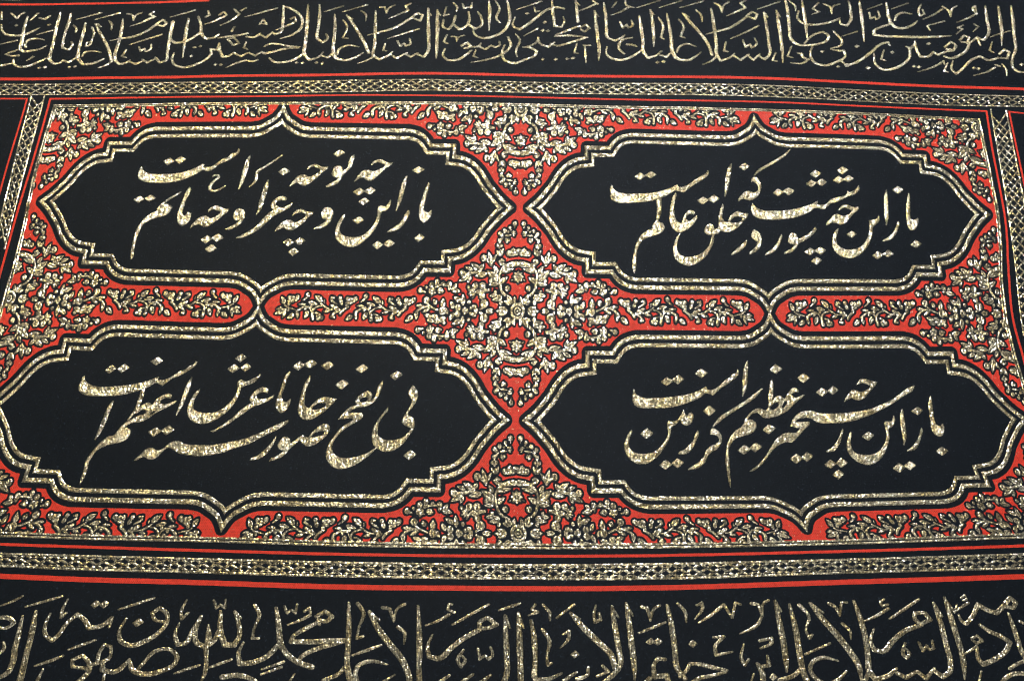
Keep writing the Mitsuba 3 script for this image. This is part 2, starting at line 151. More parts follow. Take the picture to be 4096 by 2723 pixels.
DATA_BR="""P 699,-554 706,-580 725,-602 760,-613 822,-613 888,-609 959,-598 1022,-585 1081,-562 1122,-534 1128,-543 1132,-556 1161,-555 1197,-537 1231,-502 1246,-487 1269,-473 1289,-450 1312,-440 1323,-417 1327,-429 1317,-462 1286,-491 1252,-519 1215,-542 1186,-570 1162,-593 1141,-583 1124,-578 1091,-604 1045,-627 991,-650 928,-668 858,-678 787,-679 731,-678 696,-657 688,-620
D 896,-505,37 963,-492,36 1104,-448,37 1134,-694,38 763,-842,38 861,-1038,38 928,-1026,37 1548,-413,38 1471,-805,38 1317,-937,37 1384,-925,37
S 1385,-360,5 1374,-403,22 1364,-454,28 1358,-505,26 1351,-545,21 1337,-595,4
S 1454,-546,6 1424,-576,18 1372,-622,22 1316,-659,22 1255,-700,22 1204,-735,23 1173,-767,17 1148,-793,3
P 1146,-803 1172,-815 1191,-846 1193,-879 1182,-908 1158,-937 1126,-956 1108,-975 1092,-1008 1073,-1034 1042,-1056 990,-1069 986,-1064 1017,-1042 1053,-1016 1081,-985 1097,-947 1120,-923 1156,-904 1172,-891 1178,-870 1165,-851 1143,-844 1128,-844 1135,-813
P 1056,-819 1062,-829 1048,-877 1028,-920 1002,-953 975,-970 936,-972 941,-959 972,-942 1000,-916 1026,-882 1044,-843
P 985,-688 991,-714 1004,-723 1016,-706 1031,-706 1038,-715 1035,-747 1018,-779 995,-789 974,-782 958,-753 935,-782 907,-802 901,-836 885,-884 857,-932 819,-984 775,-1022 731,-1039 689,-1031 647,-996 630,-954 632,-907 649,-859 674,-820 678,-827 666,-859 656,-897 658,-935 679,-961 713,-972 751,-971 791,-961 831,-932 863,-889 885,-846 885,-807 882,-783 892,-761 918,-762 941,-756 959,-736 972,-709
L
S 1520,-482,5 1513,-522,20 1506,-567,26 1500,-612,25 1492,-652,16 1478,-681,9
P 1668,-566 1672,-551 1651,-536 1628,-544 1607,-572 1588,-601 1579,-613 1568,-596 1551,-589 1528,-602 1507,-632 1491,-662 1478,-682 1463,-686 1437,-677 1420,-674 1387,-690 1358,-720 1339,-747 1312,-796 1285,-811 1247,-855 1226,-893 1213,-945 1203,-1016 1207,-1077 1212,-1141 1217,-1173 1222,-1150 1223,-1116 1225,-1039 1226,-974 1232,-926 1253,-888 1280,-866 1321,-851 1361,-838 1389,-814 1401,-782 1390,-756 1369,-747 1350,-747 1367,-725 1388,-707 1413,-700 1425,-714 1445,-732 1471,-738 1498,-732 1548,-714 1591,-688 1625,-653 1654,-626 1684,-601 1703,-583 1699,-581 1671,-593 1644,-601 1621,-582 1641,-569 1657,-566
H 1485,-679 1505,-651 1525,-636 1543,-634 1543,-651 1528,-671 1507,-682
H 1556,-675 1568,-646 1581,-626 1596,-630 1585,-650 1567,-670
X
P 1931,-624 1940,-604 1967,-566 1993,-541 2015,-543 2027,-553 2049,-553 2073,-542 2098,-522 2103,-512 2083,-502 2056,-497 2019,-508 2031,-490 2054,-465 2083,-469 2113,-479 2146,-486 2136,-504 2109,-534 2083,-564 2047,-602 2019,-613 1997,-608 1981,-598 1953,-609
D 1709,-468,38 1808,-560,36 1873,-548,36 2354,-674,35 2042,-845,36 1610,-992,37 1674,-979,36 1799,-1025,36 1866,-1015,36 1839,-1087,35 2191,-1043,36 2254,-1030,36 2455,-935,36
P 1624,-862 1591,-891 1565,-889 1533,-899 1496,-924 1467,-956 1427,-1008 1389,-1046 1349,-1070 1338,-1070 1382,-1037 1415,-1004 1454,-951 1480,-908 1505,-875 1539,-844 1576,-828 1606,-829 1624,-829 1643,-812 1658,-799 1632,-797 1598,-788 1605,-764 1631,-725 1664,-697 1701,-687 1736,-686 1761,-698 1800,-702 1875,-702 1941,-696 2009,-684 2077,-669 2148,-638 2219,-602 2279,-556 2329,-520 2363,-505 2361,-517 2343,-545 2294,-576 2235,-617 2167,-660 2100,-695 2025,-728 1956,-751 1889,-764 1827,-766 1779,-766 1750,-757 1726,-738 1700,-732 1669,-734 1642,-746 1627,-759 1662,-761 1710,-756 1711,-769 1684,-799 1654,-831
P 1897,-798 1900,-812 1889,-846 1867,-899 1836,-940 1790,-951 1786,-943 1817,-924 1846,-895 1873,-851 1889,-817
P 2209,-708 2214,-725 2204,-764 2188,-784 2171,-794 2164,-842 2151,-890 2126,-943 2094,-986 2059,-1014 2023,-1028 1985,-1022 1949,-1002 1923,-974 1908,-937 1911,-894 1926,-851 1943,-817 1946,-826 1937,-865 1934,-908 1942,-941 1968,-959 2002,-963 2041,-963 2082,-948 2117,-910 2142,-862 2150,-804 2147,-765 2154,-750 2174,-748 2194,-745 2203,-725
S 2267,-665,4 2259,-705,20 2256,-754,26 2253,-802,27 2251,-850,22 2239,-901,4
P 2361,-786 2364,-800 2352,-839 2329,-887 2301,-926 2256,-940 2253,-934 2282,-912 2313,-878 2337,-839 2351,-806
P 2448,-571 2452,-588 2450,-628 2446,-682 2446,-731 2452,-765 2468,-774 2488,-757 2494,-774 2488,-808 2472,-837 2452,-842 2430,-828 2418,-800 2419,-751 2422,-693 2427,-633 2438,-594"""
DATA_TOP="""S -3414,2307,13 -3417,2233,20 -3414,2147,23 -3410,2062,25 -3409,2014,23 -3378,1990,25 -3326,1998,21 -3267,2017,16 -3232,2045,9
S -3260,2096,9 -3311,2107,16 -3363,2093,20 -3383,2063,18 -3372,2027,18
S -3580,2229,13 -3565,2180,16 -3534,2142,20 -3478,2131,23 -3408,2141,22 -3351,2173,18 -3312,2205,9
S -3600,2346,11 -3590,2278,13
S -3534,2336,13 -3512,2317,16 -3483,2287,14 -3471,2318,13 -3444,2344,15
S -3389,2273,9 -3348,2340,18
S -3330,2297,15 -3291,2286,20 -3261,2318,18
D -3250,2235,14 -3475,2225,14
S -3318,2143,7 -3218,2186,13
S -3552,2052,11 -3442,2088,13
S -3511,1860,23 -3445,1881,14
S -3501,1961,7 -3466,1982,18 -3425,2001,12
S -3406,1954,21 -3449,1947,18 -3498,1963,9
S -3435,1917,14 -3427,1882,19 -3386,1853,23 -3325,1861,23 -3261,1898,18 -3203,1941,12
S -3344,1908,9 -3306,1944,18
D -3247,1845,14 -3209,1854,16
S -3194,2351,13 -3194,2276,22 -3196,2189,23 -3193,2079,21 -3193,1983,23 -3191,1923,27 -3152,1883,21 -3110,1895,14 -3096,1920,11
S -3095,1914,16 -3057,1897,18 -3011,1940,14
D -3045,1856,13 -3006,1862,14
S -3120,2346,13 -3119,2265,24 -3126,2179,20 -3126,2081,20 -3116,2027,21 -3077,2010,20 -3058,2053,14 -3068,2083,14
S -3082,2235,13 -3060,2211,16 -3056,2168,13
S -3074,2291,9 -2912,2360,15
S -2942,2295,9 -2783,2364,15
S -3005,2262,13 -3002,2194,22 -3005,2108,22 -3006,2012,23 -2995,1928,28 -2956,1881,25 -2895,1889,23 -2822,1932,11
S -2850,1991,9 -2914,2002,16 -2961,1989,18 -2973,1952,14
S -2952,2220,18 -2930,2171,16 -2933,2110,14 -2942,2055,16 -2966,2043,13 -2964,2079,13 -2929,2086,14
S -2936,2258,11 -2890,2172,23 -2839,2088,23 -2798,2005,23 -2771,1922,20
S -2917,2252,18 -2894,2228,14
S -2765,1910,18 -2803,1873,14 -2848,1851,7
S -2753,2306,11 -2745,2201,22 -2745,2091,22 -2752,1994,23 -2744,1922,25 -2708,1887,21 -2665,1900,16 -2642,1925,12
S -2649,1913,14 -2601,1890,21 -2560,1915,12
S -2558,1933,16 -2523,1904,20 -2475,1941,12
S -2472,1953,16 -2439,1908,21 -2401,1925,20 -2399,2002,21 -2403,2099,22 -2404,2197,25 -2402,2283,20
S -2845,2285,13 -2822,2254,20 -2817,2199,9
S -2805,2101,7 -2736,2121,18 -2658,2141,22 -2576,2193,20 -2513,2262,22
S -2514,2268,18 -2474,2307,18 -2447,2276,18 -2465,2245,18 -2509,2262,18
S -2692,2239,7 -2608,2284,15 -2559,2323,22 -2533,2336,18 -2577,2354,15 -2549,2380,13
S -2729,2356,15 -2700,2351,16 -2678,2295,11 -2664,2352,13 -2630,2371,13
S -2669,2066,7 -2564,2119,14 -2463,2168,13
S -2598,2046,14 -2584,2010,16 -2561,2035,13 -2547,2005,14 -2519,2030,14 -2521,2072,13
S -2684,2020,13 -2701,1959,18 -2673,1948,12
S -2428,2333,7 -2263,2402,13
S -2403,2290,25 -2401,2209,25 -2394,2124,23 -2358,2094,23 -2296,2108,22 -2231,2158,20 -2192,2208,18
S -2298,2324,13 -2299,2224,24 -2296,2102,22 -2289,1957,7
S -2232,2344,15 -2204,2264,20 -2188,2178,25 -2155,2136,22 -2094,2150,18 -2070,2181,13
S -2182,2270,7 -2113,2303,13 -2071,2336,18
S -2088,2360,15 -2059,2390,13 -2037,2361,16 -2062,2336,15
S -2181,2339,13 -2156,2358,18 -2170,2396,13
S -2071,2261,7 -1995,2313,15 -1947,2370,16 -1988,2413,17
S -1941,2402,13 -1907,2428,13
S -1907,2344,7 -1792,2389,15 -1686,2433,11
S -2066,2144,14 -2013,2158,22 -1933,2172,20 -1872,2192,15
S -1969,2251,13 -1983,2208,18
S -2001,2133,18 -1958,2080,18 -1920,2099,16 -1957,2147,14 -1997,2140,13
S -1877,2161,16 -1822,2156,20 -1781,2194,13
S -1774,2176,16 -1740,2152,18 -1700,2202,15 -1680,2184,22 -1645,2204,20 -1637,2303,22 -1645,2441,17
S -1798,2274,13 -1776,2324,13 -1744,2275,13 -1781,2281,11
S -1647,2453,17 -1584,2423,22 -1523,2368,22 -1498,2294,20 -1511,2232,20 -1561,2181,18 -1639,2145,7
S -1675,2225,7 -1623,2254,16 -1562,2292,20
S -1584,2329,13 -1558,2349,13 -1545,2305,13 -1571,2292,13
S -2353,1998,13 -2359,1944,16 -2328,1885,21 -2273,1868,23 -2196,1894,21 -2131,1943,18 -2101,1992,20 -2107,2040,20 -2061,2035,18 -2055,2096,16
S -2054,2083,18 -2036,2011,22 -2017,1970,23 -1974,1983,18 -1942,2014,14
S -1936,2002,18 -1893,1979,18 -1843,2016,13
S -1838,2010,16 -1795,1987,18 -1754,2024,14 -1734,2007,23 -1673,2026,22 -1603,2052,20 -1500,2061,9
S -1497,2073,9 -1578,2077,20 -1643,2094,18 -1707,2098,16 -1741,2073,13
S -1983,1872,7 -1913,1919,16 -1853,1942,16 -1798,1936,18 -1773,1952,11
D -2058,1900,14 -2022,1898,14 -2222,2055,14 -2182,2066,14 -2233,1973,14
S -1872,2112,11 -1884,2057,13 -1855,2046,13
S -1475,2471,11 -1468,2345,24 -1463,2221,24 -1463,2098,24 -1459,2001,25 -1423,1954,22 -1362,1980,16 -1334,2023,11
S -1460,2019,16 -1514,1964,20 -1583,1933,21 -1654,1931,21 -1698,1966,16
S -1336,1992,14 -1299,1975,18 -1262,2018,18
D -1506,1928,14 -1466,1927,14 -1372,1929,14 -1331,1927,14
S -1394,2473,11 -1385,2359,22 -1384,2247,20 -1381,2149,24 -1346,2113,20 -1312,2145,18 -1325,2193,15
S -1356,2404,7 -1227,2464,13
S -1280,2381,11 -1270,2275,22 -1267,2152,22 -1263,2030,25 -1240,1971,27 -1164,1955,23 -1102,1986,16 -1059,2023,9
S -1090,2077,9 -1159,2091,16 -1224,2055,18 -1234,2007,16
S -1227,2407,7 -1057,2484,13
S -1197,2377,11 -1145,2291,24 -1093,2193,24 -1051,2108,24 -1019,2024,22
S -1187,2364,18 -1153,2340,13
S -1217,2326,15 -1186,2277,15 -1190,2215,13 -1209,2159,13 -1172,2154,15
S -1099,2423,11 -1065,2393,17 -1060,2324,7
S -996,2426,11 -990,2307,22 -985,2183,22 -984,2074,22 -986,2001,23 -943,1966,22 -882,2004,14 -857,2040,11
S -981,1995,16 -1023,1958,16 -1089,1927,7
S -864,2010,16 -827,1981,20 -757,2031,14
S -765,2018,16 -728,1995,18 -684,2032,13
S -684,2020,16 -638,1997,20 -613,2046,22 -613,2168,24 -621,2316,22 -627,2461,15
S -627,2423,15 -603,2398,11
S -1038,2188,7 -967,2215,20 -877,2254,22 -807,2305,20 -745,2363,20
S -741,2370,17 -701,2415,17 -663,2397,17 -679,2340,18 -726,2364,17
S -901,2353,7 -830,2399,15 -767,2438,20 -787,2482,17 -752,2509,13
S -967,2465,15 -935,2466,15 -918,2403,11 -902,2460,13 -867,2486,15
S -895,2161,7 -793,2210,15 -681,2263,13
S -826,2138,15 -805,2090,16 -779,2121,13 -769,2091,15 -738,2116,15 -745,2165,13
S -911,2112,11 -921,2051,14 -898,2045,11
S -562,2450,13 -557,2318,26 -554,2182,24 -552,2072,22 -554,1988,9
S -558,2431,13 -539,2400,9
S -499,2477,13 -515,2394,13 -483,2408,15
S -514,2357,13 -512,2282,17 -474,2264,17 -444,2333,18 -432,2396,17
S -439,2309,20 -401,2266,22 -356,2298,20 -334,2361,18 -342,2437,15
S -333,2311,22 -291,2275,20 -250,2307,18 -251,2388,17 -276,2438,13
S -450,2523,11 -420,2473,15 -429,2441,7
S -384,2512,13 -374,2467,15 -346,2481,11 -323,2475,13 -319,2526,11
S -198,2542,13 -192,2453,24 -193,2352,20 -194,2265,7
S -152,2543,11 -123,2480,15 -140,2366,15 -121,2342,11
S -68,2546,13 -53,2444,22 -57,2331,22 -98,2255,22 -161,2210,24 -234,2190,22 -290,2219,16 -304,2262,13
S -486,2214,11 -507,2146,15 -479,2129,13
S -454,2197,13 -422,2197,13 -416,2149,9 -399,2198,11 -367,2211,13
S -496,2080,11 -507,2013,16 -474,1977,20 -411,1979,22 -349,2029,20 -314,2072,16
S -383,2113,18 -343,2144,20 -315,2108,20 -360,2089,18
S -315,2102,18 -260,2116,18 -247,2140,13
S -251,2104,18 -214,2086,18 -178,2124,15 -151,2106,16 -119,2125,16 -120,2162,11
S -83,2132,11 -100,2059,18 -77,1987,20 -23,1964,23 3,1967,24
S -60,2207,18 -42,2121,20 -78,2066,18 -132,2022,20 -222,1984,16 -312,1960,7
S -282,2079,11 -299,2018,14 -272,2006,13
S -2,2464,7 175,2545,13
D 72,2428,16 197,2347,16
S 124,2487,11 133,2442,15 161,2456,11
S 250,2560,13 254,2465,22 262,2376,20 266,2314,22 312,2303,18 336,2353,15 327,2403,11
S 333,2479,19 277,2491,21 221,2470,22 146,2399,22 72,2321,24 17,2277,22 -25,2307,17 -11,2395,9
S 49,2219,7 150,2292,15
D 183,2272,16 219,2269,17 181,2008,15 271,2010,15 349,2016,15 390,2023,16
S 419,2558,13 426,2456,22 431,2356,19
S 423,2545,13 446,2514,11
S 450,2306,17 488,2332,17 510,2301,17 477,2263,18 450,2287,17
S 441,2318,20 348,2272,20 274,2233,15
S 265,2221,11 366,2230,20 494,2214,13 411,2181,22 337,2149,20 273,2135,18 237,2153,15
S 150,2206,15 163,2151,18 218,2121,20 264,2165,13
S 40,2117,7 90,2112,20 140,2083,22 127,2040,20 63,2003,20 0,1971,18 -46,1970,20
S 45,2111,9 127,2150,16 155,2206,13
S -6,2233,11 22,2184,16 -5,2073,15 4,2025,11
S 435,2457,7 511,2497,15 568,2536,17
S 540,2561,13 577,2530,15
S 552,2466,13 558,2346,24 566,2210,24 574,2100,22 566,2003,7
S 556,2447,13 578,2410,9
S 619,2544,13 629,2411,22 630,2286,22 637,2212,22 686,2188,22 733,2214,20 753,2239,13
S 717,2164,22 711,2115,18 746,2068,15
S 713,2164,18 751,2202,17 807,2216,13
S 767,2153,18 813,2148,20 835,2137,13
S 629,2132,11 623,2065,15 653,2029,22 725,2013,22 799,2045,20 866,2101,18
S 667,2425,7 743,2465,15 791,2504,19
S 775,2567,15 782,2523,17 828,2505,13
S 679,2501,9 709,2553,13
S 730,2363,13 746,2307,17 775,2339,13 783,2308,15 816,2328,17 809,2378,13
S 852,2503,7 1020,2580,13
S 867,2423,13 875,2304,24 881,2193,24 883,2083,24 908,2035,22 964,2055,18 1007,2098,13
S 465,2140,13 511,2141,16
S 474,2134,13 479,2049,16 479,1983,7
S 420,2157,11 400,2071,13 427,2066,13
S 949,2489,13 957,2369,24 960,2244,22 954,2134,7
S 953,2470,13 975,2439,9
S 1011,2510,7 1179,2584,13
S 1001,2414,11 1030,2346,17 1009,2221,15 1032,2209,11
S 1064,2454,13 1075,2322,22 1082,2198,24 1084,2088,27 1117,2028,27 1185,2018,24 1242,2055,16 1281,2093,9
S 996,2062,15 1036,2044,18 1075,2088,16
D 974,1995,15 1016,2002,16
S 1145,2399,13 1174,2349,17 1148,2237,17 1175,2225,15
S 1248,2147,9 1188,2170,17 1133,2138,18 1112,2089,16
S 1161,2514,8 1334,2585,13
S 1176,2463,11 1226,2376,24 1285,2277,24 1333,2180,24 1357,2070,20
S 1185,2457,19 1220,2426,11
S 1272,2497,11 1306,2454,17 1311,2384,7
S 1384,2513,11 1390,2393,22 1393,2268,22 1394,2157,22 1389,2071,24 1412,2017,22 1479,2049,16 1514,2086,11
S 1383,2053,16 1343,2010,16 1282,1978,7
S 1512,2062,16 1550,2027,20 1614,2083,13
S 1612,2065,16 1641,2029,18 1687,2085,13
S 1686,2066,17 1719,2037,20 1756,2080,22 1764,2190,22 1764,2352,22 1758,2484,15
S 1762,2478,15 1780,2440,11
S 1330,2264,7 1406,2293,20 1492,2326,22 1571,2385,21 1627,2437,21
S 1633,2449,17 1674,2489,17 1709,2464,17 1686,2419,19 1642,2443,17
S 1488,2443,7 1561,2486,15 1630,2526,19 1597,2570,17 1637,2596,11
S 1413,2565,15 1444,2546,17 1458,2477,11 1482,2554,13 1517,2580,15
S 1498,2227,7 1600,2285,15 1708,2357,13
S 1714,2515,8 1881,2590,13
S 1584,2217,13 1597,2149,17 1632,2181,13 1638,2144,15 1677,2176,15 1669,2237,11
S 1463,2195,11 1442,2109,15 1469,2104,13
S 1849,2506,13 1852,2379,24 1854,2254,22 1852,2131,22 1844,2010,7
S 1852,2487,13 1871,2443,9
S 1804,2106,11 1774,2032,13 1804,2021,11
S 1924,2597,15 1929,2470,24 1924,2331,22 1927,2232,24 1968,2183,24 2041,2179,24 2117,2193,22 2176,2225,22 2191,2275,20 2158,2306,19 2090,2279,19 2016,2197,13
S 2042,2601,13 2044,2485,24 2043,2359,22 2040,2247,11
S 1948,2598,11 1985,2554,15 1985,2503,8
S 2008,2504,13 1991,2433,17 2028,2384,21 2101,2373,22 2186,2388,21 2265,2421,19 2296,2441,9
S 2378,2603,15 2379,2507,21 2368,2418,21 2333,2366,21 2293,2384,17 2290,2428,11
S 2094,2471,8 2152,2494,15 2109,2525,13 2158,2584,11
S 2195,2572,15 2234,2548,17 2240,2478,9 2263,2555,13 2308,2575,13
S 1921,2170,11 1883,2071,15 1918,2060,13
S 1959,2103,15 1986,2098,18 1991,2062,20 2026,2044,20 1976,2007,18 1899,2009,7
S 2068,2173,13 2043,2075,18 2068,2015,22 2130,1993,24 2216,2025,22 2287,2081,18 2284,2130,20 2229,2134,18 2194,2146,11
S 2195,2152,11 2263,2178,17 2280,2203,17 2233,2314,13
D 2131,2122,17 2224,1983,16
S 2258,2032,15 2284,1990,20 2361,2028,22
S 2283,2265,7 2398,2312,13
S 2455,2605,13 2451,2483,24 2445,2357,22 2436,2219,7
D 2379,2175,19 2620,2122,18 2430,1976,18 2887,2206,17
S 2502,2529,8 2613,2583,13
S 2677,2537,8 2805,2601,13
S 2511,2497,13 2512,2434,15 2544,2460,13 2549,2428,13 2575,2448,15 2575,2512,11
S 2648,2597,13 2642,2475,23 2642,2393,23 2581,2360,21 2525,2327,21 2514,2283,22 2573,2272,26 2693,2269,28 2841,2267,28 2973,2276,22 3058,2287,9
S 2649,2412,23 2678,2356,24 2734,2351,24 2794,2378,21 2843,2423,9
S 2811,2490,11 2757,2504,21 2706,2477,19 2684,2426,17
S 2898,2591,11 2867,2519,17 2870,2475,15 2906,2495,15 2899,2539,13
S 2888,2443,8 2971,2490,15 3042,2549,17
S 3051,2575,15 3083,2538,17 3091,2474,11 3125,2564,15 3155,2584,13
S 2906,2381,11 3036,2428,15
S 2905,2375,15 2921,2331,9
S 3123,2418,8 3211,2464,15 3285,2511,19 3267,2568,17 3290,2588,13 3282,2517,15
S 3099,2304,7 3154,2356,15 3119,2367,13 3166,2394,11
S 3225,2332,8 3272,2384,13 3248,2408,13
S 3361,2590,13 3348,2455,23 3332,2316,21 3285,2253,21 3243,2277,17
S 3117,2249,19 3153,2293,19 3187,2275,19 3164,2225,19 3123,2230,17
S 3163,2219,19 3199,2238,19 3244,2283,19 3252,2203,13
S 3177,2219,20 3147,2157,22 3082,2100,24 3013,2074,22 2979,2092,17
S 2998,2178,19 3048,2229,19 3076,2198,19 3053,2149,20 3009,2160,19
S 3053,2149,20 2985,2129,22 2935,2103,20 2908,2133,13
S 2907,2127,17 2868,2089,22 2812,2082,22 2797,2130,20 2794,2228,15
S 2790,2204,17 2750,2153,19 2726,2177,13
S 2747,2166,19 2734,2080,20 2683,2018,22 2612,1974,24 2537,1960,22 2493,2001,18 2490,2110,9
S 2612,2187,13 2602,2217,19 2553,2198,20 2479,2128,22 2395,2053,24 2325,2009,22 2288,2002,22
S 2564,2143,9 2533,2057,15 2559,2045,11
D 2752,1996,17 2784,1990,17 3167,1988,16 3198,1982,17
S 2772,1946,7 2860,1980,15 2940,2024,17
S 2941,2030,15 2967,2049,13 2967,2019,13
S 2992,2032,9 2956,1958,15 2982,1947,11
S 3032,2051,11 3010,1978,17 3034,1930,20 3099,1992,22 3168,2066,22 3229,2098,22 3286,2063,22 3356,2089,20
S 3372,2126,19 3417,2170,19 3445,2146,19 3419,2084,20 3374,2089,19
S 3155,1921,7 3248,1953,13 3315,1997,17
S 3325,2021,15 3350,2010,15
S 3372,2029,11 3391,1987,15 3384,1927,7
S 3456,2592,13 3445,2470,25 3432,2344,23 3404,2206,7
S 3337,2285,7 3409,2318,15 3495,2352,11
S 3343,2242,9 3308,2155,15 3333,2137,11
S 3547,2595,13 3535,2460,25 3512,2296,22 3496,2172,22 3456,2085,20 3444,2000,20 3469,1965,22 3512,1960,22
D 3510,2032,18"""
